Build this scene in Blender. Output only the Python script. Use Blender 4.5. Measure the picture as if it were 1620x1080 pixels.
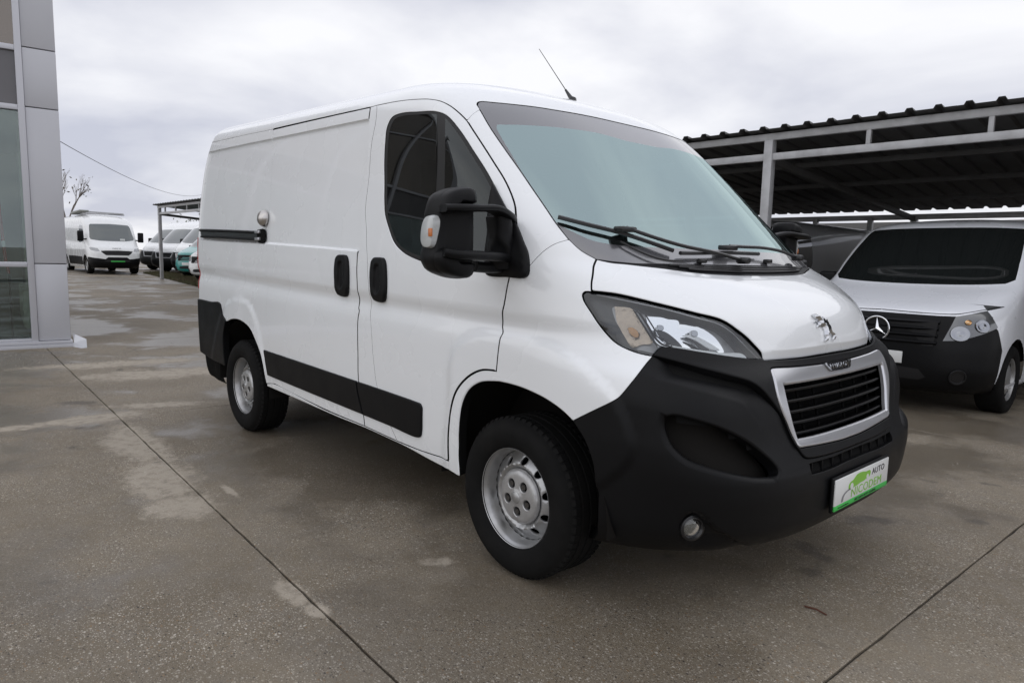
import bpy, bmesh, math, random
import numpy as np
from mathutils import Vector, Matrix
from mathutils.bvhtree import BVHTree
from mathutils.geometry import delaunay_2d_cdt

for o in list(bpy.data.objects): bpy.data.objects.remove(o)
SC = bpy.context.scene
COL = SC.collection
random.seed(4)
RNG = np.random.default_rng(7)

# ------------------------------------------------------------------ camera
CF = 1079.28                                   # focal length in photo pixels
CP = np.array([2.01663, -2.82568, 1.32078])    # camera position, metres (van frame)
_y, _p, _r = [math.radians(a) for a in (138.20035, -6.97699, 1.40069)]
CFW = np.array([math.cos(_p)*math.cos(_y), math.cos(_p)*math.sin(_y), math.sin(_p)])
_rt = np.array([math.sin(_y), -math.cos(_y), 0.0]); _up = np.cross(_rt, CFW)
CRT = math.cos(_r)*_rt + math.sin(_r)*_up
CUP = -math.sin(_r)*_rt + math.cos(_r)*_up
cam = bpy.data.cameras.new('camera'); camo = bpy.data.objects.new('camera', cam); COL.objects.link(camo)
cam.sensor_width = 36.0; cam.lens = CF/1620*36; cam.clip_end = 3000; cam.clip_start = 0.05
camo.matrix_world = Matrix(((CRT[0], CUP[0], -CFW[0], CP[0]), (CRT[1], CUP[1], -CFW[1], CP[1]),
                            (CRT[2], CUP[2], -CFW[2], CP[2]), (0, 0, 0, 1)))
SC.camera = camo

# ------------------------------------------------------------------ sky, sun, exposure
SUN_AZ, SUN_EL = math.radians(-50), math.radians(68)   # azimuth of the sun, from +X counter-clockwise
W = bpy.data.worlds.new('World'); SC.world = W; W.use_nodes = True
nt = W.node_tree; nt.nodes.clear()
def wn(t, **k):
    n = nt.nodes.new(t)
    for a, b in k.items(): setattr(n, a, b)
    return n
out = wn('ShaderNodeOutputWorld'); bg = wn('ShaderNodeBackground'); bg.inputs['Strength'].default_value = 0.1
sky = wn('ShaderNodeTexSky', sky_type='NISHITA', sun_disc=False, sun_elevation=SUN_EL, sun_rotation=math.pi/2-SUN_AZ)
tc = wn('ShaderNodeTexCoord'); sep = wn('ShaderNodeSeparateXYZ'); nt.links.new(tc.outputs['Generated'], sep.inputs[0])
zz = wn('ShaderNodeMath', operation='ABSOLUTE'); nt.links.new(sep.outputs['Z'], zz.inputs[0])
zp = wn('ShaderNodeMath', operation='ADD'); nt.links.new(zz.outputs[0], zp.inputs[0]); zp.inputs[1].default_value = 0.22
dv = wn('ShaderNodeVectorMath', operation='DIVIDE'); cmb = wn('ShaderNodeCombineXYZ')
for i in range(3): nt.links.new(zp.outputs[0], cmb.inputs[i])
nt.links.new(tc.outputs['Generated'], dv.inputs[0]); nt.links.new(cmb.outputs[0], dv.inputs[1])
mp = wn('ShaderNodeMapping'); mp.inputs['Location'].default_value = (3.2, 1.7, 0); nt.links.new(dv.outputs[0], mp.inputs[0])
nz = wn('ShaderNodeTexNoise'); nz.inputs['Scale'].default_value = .95; nz.inputs['Detail'].default_value = 7; nz.inputs['Roughness'].default_value = .5
nz.inputs['Distortion'].default_value = .35
nt.links.new(mp.outputs[0], nz.inputs['Vector'])
rp = wn('ShaderNodeValToRGB'); rp.color_ramp.elements[0].position = .38; rp.color_ramp.elements[1].position = .64
rp.color_ramp.elements[0].color = (5.2, 5.35, 6.2, 1); rp.color_ramp.elements[1].color = (8.8, 8.8, 9.05, 1)
nt.links.new(nz.outputs['Fac'], rp.inputs[0])
mx = wn('ShaderNodeMixRGB'); mx.inputs[0].default_value = .94
nt.links.new(sky.outputs[0], mx.inputs[1]); nt.links.new(rp.outputs[0], mx.inputs[2])
nt.links.new(mx.outputs[0], bg.inputs['Color']); nt.links.new(bg.outputs[0], out.inputs[0])
sun = bpy.data.lights.new('sun', 'SUN'); sun.energy = .8; sun.angle = math.radians(176); sun.color = (1, .985, .96)
suno = bpy.data.objects.new('sun', sun); COL.objects.link(suno)
sd = Vector((math.cos(SUN_EL)*math.cos(SUN_AZ), math.cos(SUN_EL)*math.sin(SUN_AZ), math.sin(SUN_EL)))
suno.rotation_euler = sd.to_track_quat('Z', 'Y').to_euler(); suno.location = (0, -10, 20)
SC.view_settings.view_transform = 'Standard'; SC.view_settings.look = 'None'
SC.view_settings.exposure = 0.22; SC.view_settings.gamma = 1.0
SC.render.engine = 'CYCLES'

# ------------------------------------------------------------------ helpers
def px_ray(u, v): return (u-810)/CF*CRT - (v-540)/CF*CUP + CFW
def px_on(u, v, ax, val):
    d = px_ray(u, v); return CP + d*((val-CP[ax])/d[ax])
def px_plane(u, v, p0, n):
    d = px_ray(u, v); p0 = np.array(p0, float); n = np.array(n, float); return CP + d*(((p0-CP)@n)/(d@n))
def px_of(P):
    d = P-CP; w = d@CFW; return np.stack([810+CF*(d@CRT)/w, 540-CF*(d@CUP)/w], -1)
def sst(a, b, x):
    t = np.clip((x-a)/(b-a), 0, 1); return t*t*(3-2*t)

def link(o, parent=None):
    COL.objects.link(o)
    if parent is not None: o.parent = parent
    return o
def mesh(name, v, f, mat, parent=None, smooth=False, nrm=None, mi=None, auto=None):
    me = bpy.data.meshes.new(name)
    me.from_pydata([tuple(map(float, p)) for p in v], [], [tuple(map(int, q)) for q in f])
    for m in (mat if isinstance(mat, (list, tuple)) else [mat]): me.materials.append(m)
    if mi is not None: me.polygons.foreach_set('material_index', np.asarray(mi, np.int32))
    if smooth or nrm is not None or auto is not None: me.polygons.foreach_set('use_smooth', np.ones(len(me.polygons), bool))
    if auto is not None: me.set_sharp_from_angle(angle=math.radians(auto))
    me.update()
    if nrm is not None: me.normals_split_custom_set_from_vertices([tuple(map(float, n)) for n in nrm])
    return link(bpy.data.objects.new(name, me), parent)
def bm_obj(name, bm, mat, parent=None, auto=35):
    me = bpy.data.meshes.new(name); bm.normal_update(); bm.to_mesh(me); bm.free()
    for m in (mat if isinstance(mat, (list, tuple)) else [mat]): me.materials.append(m)
    if auto:
        me.polygons.foreach_set('use_smooth', np.ones(len(me.polygons), bool)); me.set_sharp_from_angle(angle=math.radians(auto))
    return link(bpy.data.objects.new(name, me), parent)
def empty(name, loc=(0, 0, 0), rz=0):
    o = bpy.data.objects.new(name, None); COL.objects.link(o); o.location = loc; o.rotation_euler = (0, 0, rz); o.empty_display_size = .2
    return o
def tag(o, label, cat, group=None, kind=None):
    o['label'] = label
    if cat: o['category'] = cat
    if group: o['group'] = group
    if kind: o['kind'] = kind
    return o
def struct(o, label=None):
    o['kind'] = 'structure'
    if label: o['label'] = label
    return o
def add_box(bm, c, s, bev=0, R=None, seg=2):
    r = bmesh.ops.create_cube(bm, size=1); vs = r['verts']
    for v in vs:
        p = Vector((v.co.x*s[0], v.co.y*s[1], v.co.z*s[2]))
        v.co = p
    if bev:
        es = list({e for v in vs for e in v.link_edges})
        g = bmesh.ops.bevel(bm, geom=es, offset=bev, segments=seg, affect='EDGES', profile=.5)
        vs = list({v for f in g['faces'] for v in f.verts} | {v for v in vs if v.is_valid})
    for v in vs:
        p = v.co.copy()
        if R is not None: p = R @ p
        v.co = p + Vector(c)
    return vs
def box(name, c, s, mat, parent=None, bev=.004, R=None, seg=2):
    bm = bmesh.new(); add_box(bm, c, s, bev, R, seg); return bm_obj(name, bm, mat, parent)
def beam(name, a, b, w, h, mat, parent=None, bev=.004):
    a = Vector(a); b = Vector(b); d = b-a; L = d.length; x = d/L
    up = Vector((0, 0, 1)) if abs(x.z) < .9 else Vector((0, 1, 0))
    y = up.cross(x).normalized(); z = x.cross(y)
    R = Matrix((x, y, z)).transposed()
    return box(name, (a+b)/2, (L, w, h), mat, parent, bev, R)
def tube_vf(pts, rad, n=8, cap=True):
    pts = [np.array(p, float) for p in pts]; rad = [rad]*len(pts) if np.isscalar(rad) else rad
    V = []; Fc = []
    prev = None
    for i, p in enumerate(pts):
        t = pts[min(i+1, len(pts)-1)]-pts[max(i-1, 0)]; t /= np.linalg.norm(t)+1e-12
        if prev is None:
            a = np.array([0, 0, 1.]) if abs(t[2]) < .9 else np.array([1., 0, 0])
        else: a = prev
        u = a-(a@t)*t; u /= np.linalg.norm(u); prev = u; w = np.cross(t, u)
        for k in range(n):
            an = 2*math.pi*k/n; V.append(p+rad[i]*(math.cos(an)*u+math.sin(an)*w))
    for i in range(len(pts)-1):
        for k in range(n):
            k2 = (k+1) % n; Fc.append((i*n+k, i*n+k2, (i+1)*n+k2, (i+1)*n+k))
    if cap:
        Fc.append(tuple(range(n))[::-1]); Fc.append(tuple(range((len(pts)-1)*n, len(pts)*n)))
    return V, Fc
def tube(name, pts, rad, mat, parent=None, n=8):
    v, f = tube_vf(pts, rad, n); return mesh(name, v, f, mat, parent, auto=50)
def merge(parts):
    V = []; Fs = []; o = 0
    for v, f in parts:
        V += list(v); Fs += [tuple(i+o for i in q) for q in f]; o = len(V)
    return V, Fs
def lathe_vf(prof, n=48, c=(0, 0, 0), flip=False):
    """profile of (r, y): revolve round the Y axis through c (wheel axle)"""
    V = []; Fc = []; m = len(prof)
    for k in range(n):
        a = 2*math.pi*k/n
        for r, y in prof: V.append((c[0]+r*math.cos(a), c[1]+y, c[2]+r*math.sin(a)))
    for k in range(n):
        k2 = (k+1) % n
        for j in range(m-1):
            q = (k*m+j, k*m+j+1, k2*m+j+1, k2*m+j); Fc.append(q[::-1] if flip else q)
    return V, Fc
def loft(name, rings, mat, parent=None, cap=True, auto=60):
    n = len(rings[0]); V = [p for r in rings for p in r]; Fc = []
    for i in range(len(rings)-1):
        for k in range(n):
            k2 = (k+1) % n; Fc.append((i*n+k, i*n+k2, (i+1)*n+k2, (i+1)*n+k))
    if cap: Fc.append(tuple(range(n))[::-1]); Fc.append(tuple(range((len(rings)-1)*n, len(rings)*n)))
    return mesh(name, V, Fc, mat, parent, auto=auto)
def crom(pts, step, closed=False):
    """Catmull-Rom through pts (2-D or 3-D), resampled at about `step`"""
    p = np.array(pts, float)
    if len(p) < 2: return p
    if len(p) == 2:
        n = max(1, int(np.linalg.norm(p[1]-p[0])/step)); return np.linspace(p[0], p[1], n+1)
    q = np.vstack([p[-1], p, p[0], p[1]]) if closed else np.vstack([2*p[0]-p[1], p, 2*p[-1]-p[-2]])
    outp = []; m = len(p) if closed else len(p)-1
    for i in range(m):
        p0, p1, p2, p3 = q[i:i+4]
        k = max(1, int(np.linalg.norm(p2-p1)/step+.5))
        d1 = max(np.linalg.norm(p2-p1), 1e-9)**.5; d0 = max(np.linalg.norm(p1-p0), 1e-9)**.5; d2 = max(np.linalg.norm(p3-p2), 1e-9)**.5
        m1 = (p2-p1) + d1*((p1-p0)/d0-(p2-p0)/(d0+d1)); m2 = (p2-p1) + d1*((p3-p2)/d2-(p3-p1)/(d1+d2))
        for s in range(k):
            t = s/k; outp.append((2*t**3-3*t*t+1)*p1+(t**3-2*t*t+t)*m1+(-2*t**3+3*t*t)*p2+(t**3-t*t)*m2)
    if not closed: outp.append(p[-1])
    return np.array(outp)
def text_mesh(name, s, size, mat, parent, M, extrude=.0015, spacing=1.0, align='CENTER', bold=0.0):
    cu = bpy.data.curves.new(name, 'FONT'); cu.body = s; cu.size = size; cu.extrude = extrude; cu.align_x = align; cu.align_y = 'CENTER'
    cu.space_character = spacing; cu.offset = bold; cu.resolution_u = 3
    t = bpy.data.objects.new(name, cu); me = bpy.data.meshes.new_from_object(t)
    bpy.data.objects.remove(t); me.materials.clear(); me.materials.append(mat); me.transform(M)
    return link(bpy.data.objects.new(name, me), parent)

# ------------------------------------------------------------------ materials
def mat(name, col, rough=.5, metal=0.0, coat=0.0, coat_r=.05, spec=.5, bump=None, var=None, ior=1.5, emis=None, sheen=None, rvar=None):
    m = bpy.data.materials.new(name); m.use_nodes = True; n = m.node_tree; b = n.nodes['Principled BSDF']
    b.inputs['Base Color'].default_value = (*col, 1); b.inputs['Roughness'].default_value = rough; b.inputs['Metallic'].default_value = metal
    b.inputs['Coat Weight'].default_value = coat; b.inputs['Coat Roughness'].default_value = coat_r
    b.inputs['Specular IOR Level'].default_value = spec; b.inputs['IOR'].default_value = ior
    if emis: b.inputs['Emission Color'].default_value = (*emis[0], 1); b.inputs['Emission Strength'].default_value = emis[1]
    t = None
    if bump or var or rvar: t = n.nodes.new('ShaderNodeTexCoord')
    if var:     # (scale, colour2, lo, hi)
        z = n.nodes.new('ShaderNodeTexNoise'); z.inputs['Scale'].default_value = var[0]; z.inputs['Detail'].default_value = 6; z.inputs['Roughness'].default_value = .6
        n.links.new(t.outputs['Object'], z.inputs['Vector'])
        r = n.nodes.new('ShaderNodeValToRGB'); r.color_ramp.elements[0].position = var[2]; r.color_ramp.elements[1].position = var[3]
        r.color_ramp.elements[0].color = (*col, 1); r.color_ramp.elements[1].color = (*var[1], 1)
        n.links.new(z.outputs['Fac'], r.inputs[0]); n.links.new(r.outputs[0], b.inputs['Base Color'])
    if rvar:    # (scale, r0, r1)
        z = n.nodes.new('ShaderNodeTexNoise'); z.inputs['Scale'].default_value = rvar[0]; z.inputs['Detail'].default_value = 5
        n.links.new(t.outputs['Object'], z.inputs['Vector'])
        q = n.nodes.new('ShaderNodeMapRange'); q.inputs[1].default_value = .35; q.inputs[2].default_value = .65; q.inputs[3].default_value = rvar[1]; q.inputs[4].default_value = rvar[2]
        n.links.new(z.outputs['Fac'], q.inputs[0]); n.links.new(q.outputs[0], b.inputs['Roughness'])
    if bump:    # (scale, strength, distance)
        z = n.nodes.new('ShaderNodeTexNoise'); z.inputs['Scale'].default_value = bump[0]; z.inputs['Detail'].default_value = 3
        n.links.new(t.outputs['Object'], z.inputs['Vector'])
        u = n.nodes.new('ShaderNodeBump'); u.inputs['Strength'].default_value = bump[1]; u.inputs['Distance'].default_value = bump[2]
        n.links.new(z.outputs['Fac'], u.inputs['Height']); n.links.new(u.outputs[0], b.inputs['Normal'])
    return m
def glass(name, tint, refl, fac, ior=1.5, rough=.0, dirt=0.0):
    """coated sheet glass: transparent tint under a mirror layer; fac is the reflectance floor"""
    m = bpy.data.materials.new(name); m.use_nodes = True; n = m.node_tree; n.nodes.clear()
    o = n.nodes.new('ShaderNodeOutputMaterial'); tr = n.nodes.new('ShaderNodeBsdfTransparent'); gl = n.nodes.new('ShaderNodeBsdfGlossy')
    tr.inputs[0].default_value = (*tint, 1); gl.inputs[0].default_value = (*refl, 1); gl.inputs['Roughness'].default_value = rough
    fr = n.nodes.new('ShaderNodeFresnel'); fr.inputs[0].default_value = ior
    ma = n.nodes.new('ShaderNodeMapRange'); ma.inputs[3].default_value = fac; ma.inputs[4].default_value = 1
    n.links.new(fr.outputs[0], ma.inputs[0])
    mxs = n.nodes.new('ShaderNodeMixShader'); n.links.new(ma.outputs[0], mxs.inputs[0]); n.links.new(tr.outputs[0], mxs.inputs[1]); n.links.new(gl.outputs[0], mxs.inputs[2])
    last = mxs
    if dirt:
        df = n.nodes.new('ShaderNodeBsdfDiffuse'); df.inputs[0].default_value = (.45, .46, .45, 1)
        t = n.nodes.new('ShaderNodeTexCoord'); z = n.nodes.new('ShaderNodeTexNoise'); z.inputs['Scale'].default_value = 3; z.inputs['Detail'].default_value = 6
        n.links.new(t.outputs['Object'], z.inputs['Vector'])
        q = n.nodes.new('ShaderNodeMapRange'); q.inputs[1].default_value = .4; q.inputs[2].default_value = .75; q.inputs[4].default_value = dirt
        n.links.new(z.outputs['Fac'], q.inputs[0]); m2 = n.nodes.new('ShaderNodeMixShader')
        n.links.new(q.outputs[0], m2.inputs[0]); n.links.new(mxs.outputs[0], m2.inputs[1]); n.links.new(df.outputs[0], m2.inputs[2]); last = m2
    n.links.new(last.outputs[0], o.inputs[0])
    return m
def paint(name, col, dirt=(.70, .69, .67)):
    """glossy vehicle paint with faint road film and orange peel"""
    return mat(name, col, rough=.32, coat=.75, coat_r=.03, var=(1.7, tuple(np.array(col)*.955+np.array(dirt)*.043), .42, .7), rvar=(2.2, .22, .34))
M = {}
M['white'] = paint('white_paint', (.83, .85, .865))
M['black'] = mat('black_plastic', (.0052, .0053, .0060), .44, bump=(900, .10, .0005), rvar=(5, .39, .49), spec=.17)
M['blackg'] = mat('dark_plastic_smooth', (.012, .012, .013), .3, spec=.5)
M['gap'] = mat('shut_line_dark', (.006, .006, .006), .9, spec=.1)
M['under'] = mat('underbody', (.012, .011, .010), .9, spec=.15)
M['rubber'] = mat('tyre_rubber', (.0065, .0065, .0065), .8, spec=.14, var=(6, (.012, .0115, .011), .45, .75), bump=(60, .15, .002))
M['seal'] = mat('window_rubber', (.009, .009, .009), .5, spec=.35)
M['steel'] = mat('wheel_silver', (.44, .445, .45), .36, metal=.75, var=(9, (.31, .305, .295), .45, .75), bump=(70, .04, .002))
M['cap'] = mat('hub_cap_silver', (.46, .46, .46), .40, metal=.6, var=(14, (.31, .305, .30), .45, .8))
M['nut'] = mat('wheel_nut_steel', (.10, .095, .09), .5, metal=.8)
M['chrome'] = mat('chrome', (.85, .86, .88), .06, metal=1.0)
M['chromed'] = mat('dark_chrome', (.33, .34, .36), .15, metal=1.0)
M['satin'] = mat('satin_silver', (.60, .605, .625), .30, metal=.8, coat=.2)
M['clear'] = glass('clear_lens', (.93, .95, .95), (.95, .97, 1), .035, 1.45)
M['ws'] = glass('windscreen_glass', (.42, .56, .55), (.60, .755, .75), .45, 2.0, dirt=.02)
M['frit'] = mat('windscreen_frit', (.05, .05, .056), .25, coat=1.0, coat_r=.01, spec=.9, ior=1.8)
M['dglass'] = glass('side_glass', (.06, .08, .077), (.85, .9, .9), .02, 1.45, dirt=.015)
M['dark'] = mat('cabin_dark', (.030, .030, .032), .8)
M['seat'] = mat('seat_fabric', (.055, .055, .062), .9, bump=(300, .2, .002))
M['amber'] = mat('amber_bulb', (.75, .25, .03), .25, coat=.6)
M['warm'] = mat('warm_reflector', (.78, .55, .33), .22, metal=.9)
M['white_led'] = mat('light_guide', (.86, .88, .90), .3, coat=.3)
M['red'] = mat('red_lens', (.35, .012, .01), .2, coat=.8)
M['plate'] = mat('plate_white', (.72, .73, .72), .4, coat=.2)
M['green'] = mat('plate_green', (.05, .46, .08), .45)
M['lime'] = mat('logo_green', (.22, .50, .06), .45)
M['ink'] = mat('print_black', (.02, .02, .022), .5)
M['greyink'] = mat('print_grey', (.22, .22, .23), .5)
# ------------------------------------------------------------------ body surfaces: nested level curves -> dense table -> panels
def pchip(xi, yi, x):
    h = np.diff(xi); d = np.diff(yi)/h; m = np.zeros_like(yi)
    for i in range(1, len(xi)-1):
        if d[i-1]*d[i] > 0:
            w1 = 2*h[i]+h[i-1]; w2 = h[i]+2*h[i-1]; m[i] = (w1+w2)/(w1/d[i-1]+w2/d[i])
    m[0] = d[0]; m[-1] = d[-1]
    k = np.clip(np.searchsorted(xi, x)-1, 0, len(h)-1); t = (x-xi[k])/h[k]
    return ((1+2*t)*(1-t)**2*yi[k]+t*(1-t)**2*h[k]*m[k]+t*t*(3-2*t)*yi[k+1]+t*t*(t-1)*h[k]*m[k+1])
def level_table(LV, xrear, rear_lean=(1.5, 2.3, .09), NF=180, NS=300, NR=60, NV=320, taper=.02):
    """right half (y<0) of a vehicle body: levels (zc,xc,zs,W,Xs,n,rake) from sill to roof ridge"""
    LV = np.array(LV, float)
    VK = np.concatenate([[0], np.cumsum(np.hypot(np.diff(LV[:, 2]), np.diff(LV[:, 3])*.6+np.diff(LV[:, 1])*.35))])
    vs = np.linspace(0, VK[-1], NV); par = np.stack([pchip(VK, LV[:, j], vs) for j in range(7)], 1)
    P = np.zeros((NV, NF+NS+NR, 3)); th = np.linspace(0, np.pi/2, 1500); sn, cs = np.sin(th), np.cos(th).clip(0)
    nc = NR*2//5
    for i, (zc, xc, zs, Wd, Xs, n, k) in enumerate(par):
        x = Xs+(xc-Xs)*cs**(2/n); y = Wd*sn**(2/n); z = zc+(zs-zc)*sn**2
        L = np.concatenate([[0], np.cumsum(np.hypot(np.diff(x), np.diff(y)))]); u = np.linspace(0, L[-1], NF, endpoint=False)
        xr = xrear+rear_lean[2]*sst(rear_lean[0], rear_lean[1], zs); rc = .075
        xs = np.linspace(Xs, xr+rc, NS, endpoint=False); an = np.linspace(0, np.pi/2, nc); wy = max(Wd-taper, .002); r = min(rc, wy*.6)
        X = np.concatenate([np.interp(u, L, x), xs, xr+rc-rc*np.sin(an), np.full(NR-nc, xr)])
        Y = np.concatenate([np.interp(u, L, y), Wd-taper*sst(-1.6, xrear+.09, xs)*min(1, Wd), wy-r+r*np.cos(an), np.linspace(wy-r, 0, NR-nc+1)[1:]])
        Z = np.concatenate([np.interp(u, L, z), np.full(NS+NR, zs)])
        q = np.maximum(.3-X, 0); Z = Z+k*(q-.3*(1-np.exp(-q/.3)))
        P[i] = np.stack([X, -Y, Z], 1)
    a = np.concatenate([np.arange(NF)/NF*1.5, 1.5+np.arange(NS)/NS*3.75, 5.25+np.arange(NR)/NR*1.1])
    return P, a, vs
class Surf:
    def __init__(s, P, a, b):
        s.a, s.b = a, b; s.set(P)
    def set(s, P):
        s.P = P; da = np.gradient(P, axis=1); db = np.gradient(P, axis=0)
        N = np.cross(da, db); N /= np.linalg.norm(N, axis=2, keepdims=True)+1e-12
        c = np.array([-1.5, 0, 1.0]); flip = ((P-c)*N).sum(2).mean() < 0
        if flip: N = -N
        s.sg = -1 if flip else 1
        N[:, 0, 1] = 0; N[-1, :, :] = N[-4, :, :]*[.3, .0, 1]; N[:, 0] /= np.linalg.norm(N[:, 0], axis=1, keepdims=True)
        N /= np.linalg.norm(N, axis=2, keepdims=True)+1e-12; s.N = N
        s.bvh = None
    def mk(s):
        nv, ntt = s.P.shape[:2]; i, j = np.meshgrid(np.arange(nv-1), np.arange(ntt-1), indexing='ij'); k = (i*ntt+j).ravel()
        s.bvh = BVHTree.FromPolygons([tuple(p) for p in s.P.reshape(-1, 3).tolist()], np.stack([k, k+1, k+ntt+1, k+ntt], 1).tolist())
    def hit(s, o, d):
        if s.bvh is None: s.mk()
        loc, n, f, di = s.bvh.ray_cast(Vector(o), Vector(d).normalized())
        if loc is None: return None
        nt1 = s.P.shape[1]-1; i, j = divmod(f, nt1); p = np.array(loc)
        p00, p01, p10, p11 = s.P[i, j], s.P[i, j+1], s.P[i+1, j], s.P[i+1, j+1]; x = np.array([.5, .5])
        for _ in range(4):
            q = p00*(1-x[0])*(1-x[1])+p01*x[0]*(1-x[1])+p10*(1-x[0])*x[1]+p11*x[0]*x[1]
            J = np.stack([(p01-p00)*(1-x[1])+(p11-p10)*x[1], (p10-p00)*(1-x[0])+(p11-p01)*x[0]], 1)
            x = np.clip(x+np.linalg.lstsq(J, p-q, rcond=None)[0], -.2, 1.2)
        return np.array([s.a[j]+x[0]*(s.a[j+1]-s.a[j]), s.b[i]+x[1]*(s.b[i+1]-s.b[i])])
    def px(s, u, v):
        h = s.hit(CP, px_ray(u, v))
        if h is None and getattr(s, 'snap', False):      # just outside the outline: take the nearest point of the outline
            uv = s.uv; d = np.hypot(uv[..., 0]-u, uv[..., 1]-v); d[:, s.a > 5.35] = 1e9
            i, j = np.unravel_index(d.argmin(), d.shape)
            if d[i, j] < 12: return np.array([s.a[j], s.b[i]])
        return h
    def front(s, y, z):
        h = s.hit((5, -abs(y), z), (-1, 0, 0))
        if h is None: print('MISS front', y, z)
        return h
    def side(s, x, z):
        h = s.hit((x, -5, z), (0, 1, 0))
        if h is None: print('MISS side', x, z)
        return h
    def ev(s, ab):
        ab = np.asarray(ab, float); ja = np.clip(np.searchsorted(s.a, ab[:, 0], 'right')-1, 0, len(s.a)-2); ib = np.clip(np.searchsorted(s.b, ab[:, 1], 'right')-1, 0, len(s.b)-2)
        t = np.clip((ab[:, 0]-s.a[ja])/(s.a[ja+1]-s.a[ja]), 0, 1)[:, None]; w = np.clip((ab[:, 1]-s.b[ib])/(s.b[ib+1]-s.b[ib]), 0, 1)[:, None]
        def L(T): return (T[ib, ja]*(1-t)+T[ib, ja+1]*t)*(1-w)+(T[ib+1, ja]*(1-t)+T[ib+1, ja+1]*t)*w
        N = L(s.N); return L(s.P), N/np.linalg.norm(N, axis=1, keepdims=True)
class Plane2:
    """planar evaluator: ab -> point by a function"""
    def __init__(s, fn): s.fn = fn
    def ev(s, ab):
        ab = np.asarray(ab, float); P = s.fn(ab); e = 1e-4
        pa = s.fn(ab+[e, 0])-s.fn(ab-[e, 0]); pb = s.fn(ab+[0, e])-s.fn(ab-[0, e]); N = np.cross(pa, pb); return P, N/np.linalg.norm(N, axis=1, keepdims=True)
def inpoly(pts, poly):
    x, y = pts[:, 0], pts[:, 1]; r = np.zeros(len(pts), bool); n = len(poly)
    x1, y1 = poly[:, 0], poly[:, 1]; x2, y2 = np.roll(x1, -1), np.roll(y1, -1)
    for k in range(n):
        if y1[k] == y2[k]: continue
        c = (y1[k] > y) != (y2[k] > y)
        r ^= c & (x < (x2[k]-x1[k])*(y-y1[k])/(y2[k]-y1[k])+x1[k])
    return r
def pdist(pts, poly, closed=True):
    d = np.full(len(pts), 1e9); n = len(poly)
    for k in range(n if closed else n-1):
        a, b = poly[k], poly[(k+1) % n]; e = b-a; L = e@e
        if L < 1e-16: continue
        t = np.clip(((pts-a)@e)/L, 0, 1); d = np.minimum(d, np.linalg.norm(pts-a-t[:, None]*e, axis=1))
    return d
def sarea(p): return .5*np.sum(p[:, 0]*np.roll(p[:, 1], -1)-np.roll(p[:, 0], -1)*p[:, 1])
def ring(segs, step):
    """segs: list of (points_ab, inset, bevel); -> dense closed polygon with per-vertex inset and bevel"""
    A = []; I = []; B = []; E = []
    for n, (pts, ins, bev) in enumerate(segs):
        c = crom(pts, step)[:-1] if len(pts) > 1 else np.array(pts, float)
        ii = [ins]*len(c); bb = [bev]*len(c)
        if ins == 0 and bev == 0: ii[0], bb[0] = segs[n-1][1], segs[n-1][2]      # seam: its first corner follows the edge before it
        A.append(c); I += ii; B += bb; E += [ins == 0 and bev == 0]*len(c)
    A = np.vstack(A); I = np.array(I, float); B = np.array(B, float); E = np.array(E)
    keep = np.linalg.norm(A-np.roll(A, 1, 0), axis=1) > step*.12
    return A[keep], I[keep], B[keep], E[keep]
def offset(surf, A, amt):
    """move a closed ab polygon inwards by amt (metres, per vertex) measured on the surface; also the outward tangent in 3-D"""
    e = 1e-3; P, N = surf.ev(A); Pa = (surf.ev(A+[e, 0])[0]-surf.ev(A-[e, 0])[0]); Pb = (surf.ev(A+[0, e])[0]-surf.ev(A-[0, e])[0])
    la = np.linalg.norm(Pa, axis=1)/(2*e)+1e-6; lb = np.linalg.norm(Pb, axis=1)/(2*e)+1e-6
    Mt = np.stack([A[:, 0]*la, A[:, 1]*lb], 1)
    nx = np.roll(A, -1, 0)-A; pv = A-np.roll(A, 1, 0); sc = np.stack([la, lb], 1)
    t1 = nx*sc; t0 = pv*sc; t1 /= np.linalg.norm(t1, axis=1, keepdims=True)+1e-12; t0 /= np.linalg.norm(t0, axis=1, keepdims=True)+1e-12
    s = 1 if sarea(A) > 0 else -1
    n1 = s*np.stack([-t1[:, 1], t1[:, 0]], 1); n0 = s*np.stack([-t0[:, 1], t0[:, 0]], 1); nn = n1+n0; l = np.linalg.norm(nn, axis=1, keepdims=True); nn /= l+1e-9
    k = 1/np.clip((nn*n1).sum(1), .55, 1)
    amt = np.asarray(amt, float)
    ab2 = A+nn*(amt*k)[:, None]/sc
    ab2[np.abs(A[:, 0]) < 1e-4, 0] = 0.0
    o3 = -(nn[:, :1]*Pa/np.linalg.norm(Pa, axis=1, keepdims=True)+nn[:, 1:]*Pb/np.linalg.norm(Pb, axis=1, keepdims=True))
    o3 /= np.linalg.norm(o3, axis=1, keepdims=True)+1e-9
    return ab2, o3
GAP, BEV = .0022, .0022
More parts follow.
